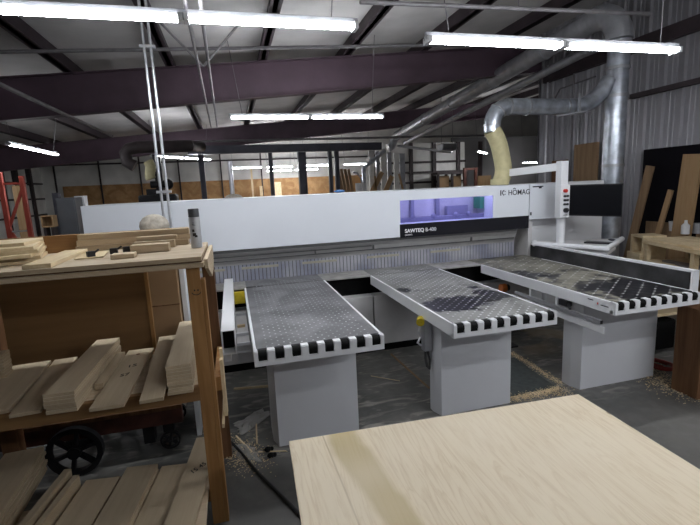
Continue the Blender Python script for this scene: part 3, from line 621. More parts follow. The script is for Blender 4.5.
p = bp(-.14, .1, .90); tag(MB().cyl(p+Vector((0, 0, .001)), p+Vector((0, 0, .10)), .035, 14).cyl(p+Vector((0, 0, .1)), p+Vector((0, 0, .14)), .012, 10).build('spray_bottle', M['paper'], smooth=True), 'small white bottle tucked inside the open wooden box', 'bottle')
p = onb(672.5, 231); tag(MB().cyl(p+Vector((0, 0, .001)), p+Vector((0, 0, .14)), .042, 16, .055).build('paper_cup', M['paper'], smooth=True), 'tall white cup standing on the crate bench', 'cup')
p = onb(685, 234); tag(MB().tube([p+Vector((0, 0, z)) for z in (.001, .12, .15, .19)], [.05, .05, .02, .018], 14).build('glue_bottle', M['paper'], smooth=True), 'white bottle with a narrow neck on the crate bench', 'bottle')
p = onb(690, 233.5)+Vector((.08, -.03, 0)); t3 = MB().cyl(p+Vector((0, 0, .001)), p+Vector((0, 0, .14)), .055, 16)
tag(t3.build('tin_can', M['galv_dull'], smooth=True), 'grey tin beside the white bottle on the crate bench', 'tin')
t3 = MB(); p = onb(687, 228.5)
t3.box(p.x-.05, p.x+.06, p.y-.05, p.y+.05, zc+.001, zc+.25)
for i in range(5): t3.cyl(p+Vector((-.05+.025*i, 0, .25)), p+Vector((-.08+.035*i, .01, .29+.01*(i % 3))), .012, 8)
tag(t3.build('copper_carton', M['copper']), 'coppery orange box with bits sticking out, behind the white bottle', 'box')
for k, (s, q, ang) in enumerate(((.35, .2, .2), (.6, .15, -.15), (.85, .25, .05))):
    p = bp(min(s, ln-.1), q, .826); tag(MB().cb(p+Vector((0, 0, .012+.0)), (.1, .34, .022), math.atan2(ax.y, ax.x)+PI/2+ang).build('stock_offcut', M['conduit_dull']), ['grey offcut at left on the lower shelf of the crate bench', 'grey offcut in the middle of the crate bench shelf', 'grey offcut at right on the crate bench shelf'][k], 'offcut')

# brown timber leg unit at right
t = thing('timber_bench', (3.95, -2.3, 0), 'dark brown timber bench leg unit standing right of the right table', 'bench')
MB().box(3.765, 4.15, -2.43, -2.19, 0, .80).build('leg', M['darkpost'], t, bevel=.006)
MB().box(5.3, 5.4, -2.5, -2.2, 0, .80).build('leg', M['darkpost'], t, bevel=.006)
MB().box(4.25, 5.3, -2.45, -2.4, .6, .8).build('rail', M['darkpost'], t)
# low rack behind pedestal C
t = thing('low_rack', (4.5, -1.2, 0), 'low wooden rack with a pale slat shelf seen under the right table', 'rack')
for (xx, yy) in ((4.2, -1.0), (4.75, -1.0), (4.2, -1.55), (4.75, -1.55)): B(xx, xx+.06, yy, yy+.06, 0, .62).build('leg', M['darkpost'], t)
B(4.15, 4.85, -1.56, -.93, .62, .64).build('top_board', M['darkpost'], t); B(4.15, 4.85, -1.56, -.93, .44, .465).build('shelf_board', M['pine'], t)
tag(B(4.3, 4.72, -1.45, -1.1, .001, .34).build('tool_case', M['void'], bevel=.02), 'black tool case on the floor beneath the low rack', 'case')
cb = []
for i in range(70):
    a_ = i*.42; cb.append(Vector((4.10+.09*math.cos(a_)*(1+.15*math.sin(i*.9)), -1.80+.13*math.sin(a_), .012+.0006*i)))
tag(MB().tube(cb, .007, 6).build('extension_cord', M['redcable'], smooth=True), 'tangled red extension cord on the floor beside the right pedestal', 'cord')

# ------------------------------------------------------------------ panel saw
SX0, SX1 = -1.47, 3.77
t = thing('panel_saw', (1.1, .4, 0), 'long white panel saw machine with a purple window stretching across the hall', 'saw machine')
cv = MB(); y0, y1 = -.1, .85; zt_, zb_ = 1.897, 1.335; wx0, wx1, wz0, wz1 = 1.965, 3.24, 1.49, 1.778
cv.box(SX0, wx0, y0, y1, zb_, zt_).box(wx1, SX1, y0, y1, zb_, zt_).box(wx0, wx1, y0, y0+.025, wz1, zt_).box(wx0, wx1, y0+.025, y0+.42, zt_-.02, zt_).box(wx0, wx1, y0, y1, zb_, wz0).box(wx0, wx1, y0+.42, y1, wz0, zt_)
cv.build('cover', M['cover'], t)
MB().box(1.955, SX1+.001, y0-.006, y0-.0005, 1.325, wz0).build('black_band', M['band'], t)
sm = MB().box(wx0, wx1, y0+.39, y0+.415, wz0+.002, zt_-.025)
sm.build('interior_wall', sol('pale lavender lining', (.55, .54, .60), .5, 0, .1, 4), t)
im = MB(); 
for x in (2.27, 2.63): im.box(x-.022, x+.022, y0+.33, y0+.38, wz0, wz1-.01)
im.box(wx0+.01, wx1-.01, y0+.2, y0+.38, wz0+.001, wz0+.05); im.box(2.75, 3.05, y0+.3, y0+.38, wz0+.05, wz0+.17)
for x in (2.22, 2.5, 2.82, 3.0): im.ball((x, y0+.2, wz0+.06), .035, 10)
im.build('saw_carriage', sol('bluish machinery', (.20, .20, .30), .5), t)
B(wx1-.07, wx1-.01, y0+.2, y0+.36, wz0+.12, wz1-.02).build('green_guard', sol('green guard', (.02, .22, .12), .5), t)
B(wx0+.05, wx1-.05, y0+.04, y0+.08, wz1+.03, wz1+.045).build('interior_lamp', M['led'], t)
gm, nt, bs, N, L = nodes('violet tinted pane'); nt.nodes.remove(bs)
tr_ = N('ShaderNodeBsdfTransparent'); tr_.inputs[0].default_value = (.70, .69, .88, 1); gl = N('ShaderNodeBsdfGlossy'); gl.inputs[0].default_value = (.8, .8, 1, 1); gl.inputs['Roughness'].default_value = .05
mxs = N('ShaderNodeMixShader'); mxs.inputs[0].default_value = .10; L(tr_.outputs[0], mxs.inputs[1]); L(gl.outputs[0], mxs.inputs[2]); L(mxs.outputs[0], nt.nodes['Material Output'].inputs[0])
B(wx0+.001, wx1-.001, y0+.006, y0+.011, wz0+.001, wz1-.001).build('window_pane', gm, t)
# aluminium pressure beam below cover, stepping inwards
bm_ = MB(); X0, X1 = -.75, 3.62
bm_.prism([(X0, -.075, 1.325), (X0, .1, 1.325), (X0, .1, 1.145), (X0, -.01, 1.145), (X0, -.018, 1.2), (X0, -.032, 1.21), (X0, -.045, 1.26), (X0, -.06, 1.27)], (X1-X0, 0, 0))
bm_.build('pressure_beam', M['beam'], t)
bd = MB(); bd.box(X0, X1-.02, -.042, -.02, 1.197, 1.209).box(X0, X1-.02, -.085, -.03, 1.3, 1.325).box(X0+.01, 1.6, -.06, -.035, 1.246, 1.257)
for x in (.9, 1.62, 2.95): bd.box(x, x+.012, -.068, -.03, 1.205, 1.26)
bd.build('beam_groove', M['beam_dark'], t)
# strip curtain: many narrow lamellae
sc_ = MB(); x = -.9; 
while x < 3.6: sc_.box(x, x+.035, -.006+.003*random.random(), .002, .952, 1.144); x += .044
tk = MB().box(-.9, 3.6, .012, .02, .952, 1.144); tk.build('curtain_backing', M['beam_dark'], t)
cm, nt, bs, N, L = nodes('lavender grey curtain'); g = G(nt); tc = N('ShaderNodeTexCoord'); n = g.noise(tc.outputs['Object'], 3, 5)
L(g.mix(g.rng(n, .35, .65), (.22, .23, .29), (.37, .37, .41)), bs.inputs['Base Color']); bs.inputs['Roughness'].default_value = .5
sc_.build('strip_curtain', cm, t)
M['pad'] = sol('dusty cream pad', (.36, .34, .27), .7, 0, .2, 10)
for x in (-.55, .05, .75, 1.55, 2.4): MB().box(x, x+.42, -.012, -.0075, 1.09, 1.118).build('clamp_pad', M['pad'], t)
# lower body and front base
B(-1.3, 3.62, .03, .85, .08, 1.14).build('lower_body', M['base'], t)
bs_ = MB().box(-.42, 1.50, -.35, -.03, .10, .70).box(1.515, 3.62, -.35, -.03, .10, .70)
bs_.build('base_panel', M['base'], t, bevel=.006)
MB().box(-.42, 3.6, -.30, -.05, 0, .099).build('plinth', M['void'], t)
MB().box(-.42, 3.6, -.20, .02, .701, .928).build('dark_void', M['void'], t)  # black box stands in for the dark void under the bridge plates
MB().box(-.42, 3.6, -.36, -.001, .935, .9505).build('bridge_plate', M['plate'], t)
MB().box(-.9, -.42, -.06, -.001, .935, .9505).build('bridge_plate', M['plate'], t)
MB().box(-.98, -.44, -.3, .01, .06, .92).build('left_housing', M['black'], t)
MB().box(-1.3, -.99, -.25, .01, .06, 1.25).build('left_housing', M['cabinet_white'], t)
MB().box(-.055, .055, -.40, -.355, .79, .918).build('hazard_block', M['yellow'], t, bevel=.004)
# text on the machine
def text(s, size, mat, M4, name, parent, root=None, ext=.0012, sx=1, shear=0, bold=0):
    cu_ = bpy.data.curves.new('t', 'FONT'); cu_.body = s; cu_.size = size; cu_.extrude = ext; cu_.offset = bold; cu_.shear = shear
    o = bpy.data.objects.new('t', cu_); COL.objects.link(o); bpy.context.view_layer.update()
    me = bpy.data.meshes.new_from_object(o.evaluated_get(bpy.context.evaluated_depsgraph_get())); bpy.data.objects.remove(o)
    w = Vector(root['_w']) if root is not None else Vector(parent['_w'])
    me.transform(Matrix.Translation(-w)@M4@Matrix.Diagonal((sx, 1, 1, 1))); me.materials.clear(); me.materials.append(mat)
    ob = bpy.data.objects.new(name, me); COL.objects.link(ob); ob.parent = parent; ob['_w'] = tuple(w); return ob
def facing_front(x, y, z): return Matrix.Translation((x, y, z))@Matrix.Rotation(PI/2, 4, 'X')
a = Yp(507, 195.3, -.1)
text('HOMAG', .094, M['logo'], facing_front(a.x+.015, -.1015, a.z+.0), 'lettering', t, bold=.0008, sx=.93)
hat = MB(); hx = a.x+.015+.092
hat.bar((hx-.022, -.102, a.z+.074), (hx, -.102, a.z+.088), .002, .009, (0, 0, 1)).bar((hx, -.102, a.z+.088), (hx+.022, -.102, a.z+.074), .002, .009, (0, 0, 1))
ex = a.x-.10
hat.box(ex, ex+.016, -.1025, -.1005, a.z, a.z+.085).bar((ex+.03, -.102, a.z+.045), (ex+.065, -.102, a.z+.085), .002, .014).bar((ex+.03, -.102, a.z+.04), (ex+.065, -.102, a.z), .002, .014)
hat.box(ex+.075, ex+.09, -.1025, -.1005, a.z+.055, a.z+.07).box(ex+.075, ex+.09, -.1025, -.1005, a.z+.01, a.z+.025)
hat.v = [Vector((ex+(v.x-ex)*.85, v.y, v.z if v.x > ex+.1 else a.z+(v.z-a.z)*.8)) if v.x < ex+.1 else v for v in hat.v]; hat.build('emblem', M['logo'], t)
a = Yp(405, 233.8, -.107)
text('SAWTEQ', .062, M['logow'], facing_front(a.x, -.1075, a.z+.012), 'lettering', t, bold=.0018, sx=1.0)
text('B-400', .062, M['logow'], facing_front(a.x+.27, -.1075, a.z+.012), 'lettering', t, sx=1.0)
text('HOMAG', .026, M['logow'], facing_front(a.x, -.1075, a.z-.025), 'lettering', t)

# control cabinet and terminal
tag(MB().ball((1.42, .72, 1.918), .05, 10, (1.6, 1, .35)).build('blue_rag', M['bluecloth'], smooth=True), 'small crumpled blue rag on top edge of the white machine cover', 'rag')
t = thing('control_cabinet', (4.45, .3, 0), 'white control cabinet at right end of the machine, behind the display', 'cabinet')
B(3.86, 5.08, .0, .6, 0, 1.06).build('lower_body', M['cabinet_white'], t)
B(3.86, 5.08, .02, .6, 1.062, 1.90).build('upper_body', M['cabinet_white'], t, bevel=.004)
B(3.79, 4.30, -.09, .0, 1.43, 1.893).build('door', M['cover'], t, bevel=.004)
hb = MB().box(3.83, 3.99, -.096, -.0905, 1.853, 1.868).box(3.925, 3.965, -.096, -.0905, 1.835, 1.853); hb.build('label_strip', M['logo'], t)
B(3.80, 3.82, -.096, -.0905, 1.49, 1.53).build('lock', M['logo'], t)
B(3.80, 3.858, -.06, .3, 0, 1.42).build('side_panel', M['base'], t)

mx0, mz1_, mz0_ = 4.115, 1.868, 1.488
mL = Vector((4.085, -.45, 0)); mR = Vector((4.50, -.86, 0))
mR = Vector((4.60, -.75, 0))
t = thing('control_terminal', (4.05, -.42, 1.0), 'white swing-arm operator terminal with a wide dark display', 'control terminal')
MB().box(3.955, 4.06, -.46, -.36, 1.46, 2.165).build('post', M['white'], t, bevel=.006)
MB().cyl((4.04, -.38, 1.131), (4.04, -.38, 1.46), .052, 20).build('lower_post', M['white'], t, smooth=True)
MB().bar((3.66, .32, 2.053), (4.02, -.40, 2.10), .09, .095).build('swing_arm', M['white'], t, bevel=.005)
MB().cyl((3.70, .30, 1.898), (3.70, .30, 2.0), .04, 16).build('arm_bearing', M['white'], t, smooth=True)
cp_ = MB().box(3.935, 4.065, -.49, -.462, 1.47, 1.875); cp_.build('key_panel', M['white'], t, bevel=.004)
def btn(x, z, r, mat, nm, d=.02): MB().cyl((x, -.49, z), (x, -.49-d, z), r, 14).build(nm, mat, t, smooth=True)
btn(3.985, 1.80, .022, M['red'], 'emergency_stop', .035)
for i in range(3):
    for j in range(2): btn(3.985+.04*j, 1.735-.05*i, .014, M['black'], 'key')
btn(4.005, 1.56, .03, M['black'], 'rotary_knob', .03)
MB().box(3.98, 4.035, -.493, -.4905, 1.496, 1.505).build('mark', M['logo'], t)
dirm = (mR-mL).normalized(); nrm = Vector((dirm.y, -dirm.x, 0)); W_ = (mR-mL).length
def mq(s, q, z): v = mL+dirm*s+nrm*q; return Vector((v.x, v.y, z))
zbR = .0
MB().prism([mq(0, -.02, mz0_), mq(W_, -.02, mz0_-.03), mq(W_, .02, mz0_-.03), mq(0, .02, mz0_)], (0, 0, .1)).prism([mq(0, -.02, mz0_+.0), mq(W_, -.02, mz0_-.03), mq(W_, -.02, mz1_-.006), mq(0, -.02, mz1_)], nrm*.04).build('display_housing', M['black'], t)
MB().prism([mq(.012, .021, mz0_+.014), mq(W_-.012, .021, mz0_-.014), mq(W_-.012, .021, mz1_-.018), mq(.012, .021, mz1_-.014)], nrm*.002).build('display_screen', M['screen'], t)
# tray
tz = 1.13
T1, T2, T3, T4 = Vector((3.86, -.20, tz)), Vector((4.06, -.95, tz)), Vector((4.55, -1.02, tz)), Vector((4.95, -.55, tz))
a1, a2, a3, a4 = Zp(534, 243, tz), Zp(607, 248, tz), Zp(622, 238, tz), Vector((3.93, -.04, tz))
t = thing('keyboard_tray', ((a1.x+a4.x)/2, (a1.y+a2.y)/2, 1.0), 'curved white console tray jutting out below the dark display', 'tray')
def lerp(a, b, s): return a+(b-a)*s
pf = [a1, lerp(a1, a2, .5), a2, lerp(a2, a3, .75), a3, lerp(a4, a3, .5), a4]
MB().prism([Vector((p.x, p.y, tz-.02)) for p in pf], (0, 0, .02)).build('top', M['base'], t, bevel=.004)
MB().tube([Vector((p.x, p.y, tz-.012)) for p in (lerp(a4, a1, .3), a1, lerp(a1, a2, .5), a2, lerp(a2, a3, .75), a3)], .034, 12).build('front_rail', M['white'], t, smooth=True)
MB().tube([Vector((p.x+.02, p.y+.03, tz-.08)) for p in (a1, lerp(a1, a2, .5), a2, lerp(a2, a3, .5))], .024, 12).build('lower_rail', M['white'], t, smooth=True)
c_ = (a1+a2+a3+a4)/4
MB().prism([Vector((p.x, p.y, tz-.085)) for p in (lerp(a1, c_, .12), lerp(a2, c_, .12), lerp(a3, c_, .2), lerp(a4, c_, .1))], (0, 0, .062)).build('underside', M['cabinet_white'], t)
for p in (lerp(a1, c_, .3), lerp(a2, c_, .3)): MB().cyl((p.x, p.y, 0), (p.x, p.y, tz-.086), .03, 12).build('support_leg', M['cabinet_white'], t, smooth=True)
p = lerp(lerp(a2, a3, .35), c_, .35); p.z = tz
tag(MB().cb(p+Vector((0, 0, .012)), (.30, .13, .018), math.atan2(a2.y-a1.y, a2.x-a1.x)+.1).build('keyboard', M['black'], bevel=.003), 'small black keyboard lying on the console tray', 'keyboard')
p2 = lerp(a2, a3, .72); p2.z = tz; p2 = lerp(p2, c_, .15); p2.z = tz
tag(MB().ball(p2+Vector((0, 0, .016)), .034, 12, (.9, 1.5, .42)).build('computer_mouse', M['bluesteel'], smooth=True), 'dark mouse at right end of the console tray', 'mouse')

# ------------------------------------------------------------------ air cushion tables
def air_table(name, x0, x1, mat, label, ped, group='air tables'):
    L_ = 2.36; T = .95; lip = .103
    t = thing('air_table', ((x0+x1)/2, -L_/2, 0), label, 'machine table')
    cx = (x0+x1)/2
    # surface sheet, origin at table centre for the pattern
    MB().box(x0+.02, x1-.02, -L_+.055, -.365, T-.012, T-.001).build('table_surface', mat, t)
    MB().box(x0+.02, x1-.02, -.364, -.002, T+.0008, T+.004).build('rear_surface', mat, t)
    fr = MB().box(x0, x0+.019, -L_+.02, -.362, T-lip, T).box(x1-.019, x1, -L_+.02, -.362, T-lip, T)
    fr.build('side_rail', M['white'], t, bevel=.004)
    MB().box(x0+.02, x1-.02, -L_+.06, -.37, T-lip+.004, T-.013).build('air_box', M['cabinet_white'], t)
    # front lip with eight notches
    n = 8; pitch = (x1-x0)/n; w = pitch*.56; fl = MB()
    fl.box(x0, x1, -L_, -L_+.02, T-lip, T-lip+.035)
    for i in range(n+1):
        c = x0+pitch*i; a = max(x0, c-(pitch-w)/2); b = min(x1, c+(pitch-w)/2)
        fl.box(a, b, -L_, -L_+.02, T-lip+.035, T-.012); fl.box(a, b, -L_+.006, -L_+.054, T-.012, T)
        fl.box(a, b, -L_+.0, -L_+.02, T-.012, T-.006)
    fl.box(x0, x1, -L_+.02, -L_+.054, T-lip, T-lip+.03)
    fl.build('front_lip', M['white'], t)
    for i in range(n):
        c = x0+pitch*(i+.5)
        MB().cyl((c-w/2+.004, -L_+.027, T-.032), (c+w/2-.004, -L_+.027, T-.032), .031, 14).box(c-w/2+.004, c+w/2-.004, -L_+.004, -L_+.018, T-lip+.037, T-.04).build('roller', M['soft_black'], t, smooth=True)
    px0, px1, py0, py1 = ped
    ch = .035
    pd = MB().prism([(px0, py1, 0), (px0, py0+.10, 0), (px0+ch, py0, 0), (px1, py0, 0), (px1, py1, 0)], (0, 0, T-lip-.001)); pd.build('pedestal', M['pedestal'], t)
    pf = MB().box(px0+.02, px1-.01, py0-.004, py0, .03, T-lip-.01); 
    return t
tA = air_table('a', .056, .94, table_mat('table laminate left', 1.0, [(.0, -1.0, .5, .07, 0, .6), (-.34, .82, .10, .03, 0, -1), (-.28, .60, .08, .02, .2, -1)], (.15, .15, .158), pitch=.078, seed=1, dotr=.009), 'dusty grey air cushion table at left with white lip of black rollers', (.165, .845, -1.93, -1.6))  # first patch paints the lamp glare along the front edge
tB = air_table('b', 1.474, 2.352, table_mat('table laminate middle', .9, [(-.10, -.66, .36, .25, .1, -1), (.30, -.50, .14, .24, .3, -1), (-.36, -.02, .07, .10, 0, -1), (.3, -.2, .08, .06, 0, -1)], (.185, .185, .18), pitch=.085, seed=5, dot=(.80, .81, .84), dotr=.0115), 'middle air cushion table with a dark wiped patch near its front', (1.548, 2.25, -1.93, -1.78))
tC = air_table('c', 2.907, 3.79, table_mat('table laminate right', .25, [(.05, .55, .55, .55, .2, .85), (.05, -.22, .42, .16, .5, .8), (.2, -.80, .6, .36, 0, -1), (-.32, .1, .16, .2, 0, -1)], (.20, .19, .155), diag=True, pitch=.105, seed=9, dot=(.8, .8, .8), dotr=.011), 'right air cushion table, blackest surface, with a raised fence along its side', (2.965, 3.86, -1.93, -1.73))
# fence on table C
fx = 3.83
MB().box(3.795, fx+.012, -2.25, -.12, .90, 1.10).build('fence', M['fence'], tC)
MB().box(fx-.022, fx+.028, -2.26, -.12, 1.101, 1.122).build('fence_cap', M['white'], tC)
MB().box(3.795, fx+.03, -2.285, -2.262, .88, 1.122).build('fence_end', M['white'], tC)
for nm, t_ in (('b', tB),):
    pass
# red sticker and marks on right table side
sk = MB().cyl((2.9055, -2.18, .906), (2.904, -2.18, .906), .018, 16); sk.build('round_sticker', M['paper'], tC)
MB().box(2.9035, 2.9045, -2.187, -2.174, .897, .915).build('sticker_mark', M['red'], tC)
MB().box(2.9045, 2.906, -2.13, -2.07, .918, .926).box(2.9045, 2.906, -2.29, -2.21, .896, .904).build('side_lettering', M['logo'], tC)
# side support rail with clamp under table C
MB().bar((2.88, -2.25, .765), (2.88, -1.1, .765), .022, .03).build('guide_rail', M['conduit'], tC)
MB().bar((2.895, -2.27, .695), (2.895, -1.0, .695), .012, .055).build('guide_rail', M['white'], tC)
MB().box(2.87, 2.89, -2.258, -2.2505, .75, .78).build('end_cap', M['black'], tC)
MB().bar((2.88, -1.90, .79), (2.93, -1.80, .83), .02, .02).box(2.89, 2.95, -1.84, -1.74, .79, .845).build('clamp', M['black'], tC)
MB().box(2.87, 2.95, -1.7, -1.67, .69, .72).box(2.91, 2.95, -1.7, -1.67, .72, .845).build('rail_bracket', M['cabinet_white'], tC); MB().box(2.87, 2.95, -1.3, -1.27, .69, .72).box(2.92, 2.95, -1.3, -1.27, .72, .845).build('rail_bracket', M['cabinet_white'], tC)
# valve assembly on middle table pedestal
B(1.475, 1.546, -1.84, -1.77, .56, .84).build('control_box', M['galv_dull'], tB, bevel=.004)
MB().cyl((1.43, -1.86, .83), (1.465, -1.79, .83), .034, 16).build('valve_knob', M['yellow'], tB, smooth=True)
MB().tube([(1.455, -1.81, .80), (1.43, -1.82, .74), (1.455, -1.81, .69), (1.42, -1.82, .64), (1.455, -1.81, .61)], .009, 8).build('brass_fitting', M['conduit'], tB, smooth=True)
MB().tube([(1.50, -1.80, .57), (1.485, -1.83, .50), (1.49, -1.85, .43), (1.515, -1.84, .40), (1.53, -1.82, .47), (1.515, -1.80, .56)], .011, 8).build('air_hose', M['cable'], tB, smooth=True)
# orange cable drum thing seen between B and C
p = Yp(503, 288, -.7)
t = thing('cable_reel', (p.x, -.7, 0), 'small orange and black reel standing in the gap between middle and right tables', 'reel')
MB().cyl((p.x-.03, -.7, p.z), (p.x+.03, -.7, p.z), .05, 16).build('reel', M['orange'], t, smooth=True)
MB().cyl((p.x+.03, -.7, p.z), (p.x+.07, -.7, p.z), .04, 16).build('motor', M['black'], t, smooth=True)
MB().box(p.x-.02, p.x+.02, -.72, -.68, 0, p.z-.05).box(p.x-.15, p.x+.15, -.8, -.6, 0, .02).build('stand', M['black'], t)

# left side support: white square tube guide
t = thing('side_support', (-.105, -1.0, 0), 'white rectangular tube support pointing at the camera, left of the left table', 'support arm')
x0, x1, zt_, zb_ = -.150, -.056, 1.0, .82; w = .005
MB().box(x0, x1, -1.99, -.015, zt_-w, zt_).box(x0, x1, -1.99, -.015, zb_, zb_+w).box(x0, x0+w, -1.99, -.015, zb_+w, zt_-w).box(x1-w, x1, -1.99, -.015, zb_+w, zt_-w).build('tube', M['white'], t)
MB().box(x0+w, x1-w, -1.85, -1.84, zb_+w, zt_-w).build('inner_plug', M['void'], t)
MB().bar((-.12, -1.95, .785), (-.12, -.45, .785), .05, .06).build('under_rail', M['white'], t)
for yy in (-1.28, -.6): MB().box(-.11, .05, yy-.02, yy+.02, .722, .749).build('cross_bracket', M['cabinet_white'], t)
MB().box(-.055, .05, -1.50, -.45, .715, .72).build('catch_tray', M['base'], t)
MB().box(-.055, .054, -1.515, -1.502, .71, .735).build('tray_lip', M['white'], t)
MB().box(-.055, .054, -1.60, -1.55, .60, .68).build('cross_rail', M['conduit'], t)
tag(MB().cb((-.01, -1.02, .732), (.07, .035, .022), .1).build('wood_scrap', M['pine_x']), 'tan wood scrap lying on the grey tray between the white tube and left table', 'scrap')
a = Yp(236, 331.5, -1.2)
tag(MB().box(-.05, .05, -.44, -.40, .45, .48).build('wood_scrap', M['pine_x']), 'small tan wood scrap wedged on the machine base beside the white tube', 'scrap') if False else None

# ------------------------------------------------------------------ wooden shelving trolley at left
t = thing('wooden_shelf_unit', (-.9, -2.25, 0), 'rough lumber shelving unit at left loaded with plywood boards', 'shelf')
px1_ = -.18
for (x0, x1, y0, y1) in ((-.258, -.172, -2.62, -2.58), (-.24, -.165, -1.94, -1.855), (-1.75, -1.66, -2.62, -2.58), (-1.75, -1.66, -1.94, -1.855)):
    pass
front = MB().box(-.270, -.200, -2.62, -2.582, 0, 1.574); front.build('front_post', M['lumber'], t, bevel=.003)
MB().box(-.1995, -.178, -2.62, -2.545, .0, 1.50).build('post_cheek', M['lumber'], t, bevel=.002)
MB().box(-.236, -.158, -1.95, -1.865, 0, 1.574).build('rear_post', M['darkpost'], t, bevel=.003)
MB().box(-1.60, -1.50, -2.62, -2.58, 0, 1.574).build('front_post', M['lumber'], t, bevel=.003)
MB().box(-1.46, -1.38, -2.58, -2.50, 0, .80).build('middle_post', M['lumber'], t, bevel=.003)
MB().box(-1.60, -1.50, -1.95, -1.86, 0, 1.574).build('rear_post', M['darkpost'], t, bevel=.003)
MB().box(-1.9, -.182, -2.63, -1.92, 1.600, 1.6078).build('gap_shade', M['darkpost'], t)  # dark filler stands for the shaded gap between the top boards
MB().box(-1.9, -.172, -2.66, -1.90, 1.575, 1.5998).build('top_board', M['ply_x'], t, bevel=.002)
MB().box(-1.9, -.182, -2.645, -1.905, 1.608, 1.632).build('top_board', M['ply_x'], t, bevel=.002)
MB().prism([(-.171, -2.6, 1.61), (-.171, -1.91, 1.61), (-.171, -1.91, 1.50), (-.171, -2.1, 1.46), (-.171, -2.25, 1.45), (-.171, -2.6, 1.56)], (.018, 0, 0)).build('gusset', M['ply'], t)
MB().box(-1.9, -.262, -2.62, -2.582, .80, .885).build('shelf_rail', M['lumber_x'], t, bevel=.003)
MB().box(-1.9, -.232, -1.95, -1.90, .80, .882).build('shelf_rail', M['lumber_x'], t, bevel=.003)
MB().box(-1.88, -.27, -2.58, -1.951, .862, .8835).build('shelf_board', M['ply_x'], t)
MB().box(-.186, -.15, -2.52, -1.96, .80, .885).build('side_rail', M['lumber'], t)
MB().box(-1.9, -.262, -2.70, -2.64, .02, .14).build('bottom_rail', M['lumber_x'], t) if False else None
MB().box(-1.88, -.28, -3.02, -2.45, .20, .22).build('bottom_board', M['ply_x'], t)
MB().box(-1.9, -.262, -2.57, -2.53, .12, .20).build('bottom_rail', M['lumber_x'], t)
MB().box(-1.9, -.262, -3.0, -2.96, .12, .20).build('bottom_rail', M['lumber_x'], t)
MB().box(-.150, -.132, -2.50, -2.46, .62, .98).build('hanging_trim', M['pine'], t)
MB().box(-.150, -.132, -2.41, -2.38, .60, 1.02).build('hanging_trim', M['pine'], t)
MB().box(-.165, -.152, -2.6, -2.0, .60, .625).build('hanging_trim', M['pine'], t)
# smiley and scribble on the front post
sm = MB(); fy = -2.6215
c = Yp(196.5, 292, fy)
for s in (-1, 1): sm.ball((c.x+.009*s, fy, c.z+.010), .0042, 8, (1, .3, 1.3))
sm.tube([(c.x+.024*math.cos(a_), fy, c.z+.003+.019*math.sin(a_)) for a_ in [PI*1.08+i*PI*.84/8 for i in range(9)]], .0022, 6)
c2 = Yp(193.5, 264.5, fy)
sm.tube([(c2.x+.013*math.cos(a_), fy, c2.z+.013*math.sin(a_)) for a_ in [PI*.0+i*PI/6 for i in range(7)]], .0028, 6)
sm.build('pen_drawing', M['ink'], t)

def plank(pts, z, th, lab, mat='ply', group=None, name='plywood_board', cat='board', dz=0, bevel=.0012, mark=None):
    """pts: far-left, far-right, near-right, near-left of the upper face (x,y)"""
    fl, fr, nr, nl = [Vector((p[0], p[1], 0)) for p in pts]
    far_, near_ = (fl+fr)/2, (nl+nr)/2; ax_ = (far_-near_); Ln = ax_.length; wd = ((fr-fl).length+(nr-nl).length)/2
    ang = math.atan2(-ax_.x, ax_.y); c = (far_+near_)/2
    m = MB().box(-wd/2, wd/2, -Ln/2, Ln/2, 0, th); o = m.build(name, M[mat], bevel=bevel, org=(0, 0, 0)); o.location = (c.x, c.y, z-th+dz/2); o.rotation_euler = (math.atan2(dz, Ln), 0, ang)
    tag(o, lab, cat, group); return o, wd, Ln
ZM = .8845
th = .018
def stack(pts, zbase, n, labs, group, jit=.004, **k):
    out = None
    for i in range(n):
        last = i == n-1
        q = [(p[0]+(0 if last else random.uniform(-jit, jit)), p[1]+(0 if last else random.uniform(-jit*2, jit*2))) for p in pts]
        lab = labs[0] if last else labs[1]
        out = plank(q, zbase+(th+.0006)*(i+1), th, lab, group=None if last else group, **k)
    return out
# middle shelf
def mark(o, s, size, x, y, name='pen_mark', rot=0, th_=th):
    cu_ = bpy.data.curves.new('t', 'FONT'); cu_.body = s; cu_.size = size; cu_.extrude = .0003; cu_.offset = .0006; cu_.shear = .2
    ob = bpy.data.objects.new('t', cu_); COL.objects.link(ob); bpy.context.view_layer.update()
    me = bpy.data.meshes.new_from_object(ob.evaluated_get(bpy.context.evaluated_depsgraph_get())); bpy.data.objects.remove(ob)
    me.transform(Matrix.Translation((x, y, th_+.0006))@Matrix.Rotation(rot, 4, 'Z')); me.materials.clear(); me.materials.append(M['ink'])
    r = bpy.data.objects.new(name, me); COL.objects.link(r); r.parent = o
plank([(-1.56, -1.87), (-1.265, -1.87), (-1.215, -2.60), (-1.50, -2.60)], ZM+.019, th, 'wide plywood board at left end of the middle shelf')
plank([(-1.245, -1.86), (-1.105, -1.86), (-1.045, -2.66), (-1.18, -2.66)], ZM+.02, th, 'single plywood board left of the thick stack on the middle shelf')
stack([(-.985, -1.82), (-.84, -1.83), (-.862, -2.70), (-1.008, -2.69)], ZM, 6, ['topmost board of the thick stack on the middle shelf', 'plywood board lower in the thick stack on the middle shelf'], 'boards in the thick middle shelf stack')
o, w_, l_ = plank([(-.785, -1.86), (-.62, -1.86), (-.632, -2.74), (-.797, -2.73)], ZM+.019, th, 'plywood board with a knot hole and pen marks on the middle shelf')
mark(o, '15', .06, -.02, .09, rot=.3); mark(o, '57', .055, -.03, -.05, rot=.3)
MB0 = MB().cyl((0, .33, th+.0004), (0, .33, th+.0012), .013, 12); kn = MB0.build('knot', M['darkpost'], org=(0, 0, 0)); kn.parent = o
plank([(-.70, -1.93), (-.60, -1.93), (-.58, -2.5), (-.68, -2.5)], ZM+.0185+.0195, th*.9, 'x') if False else None
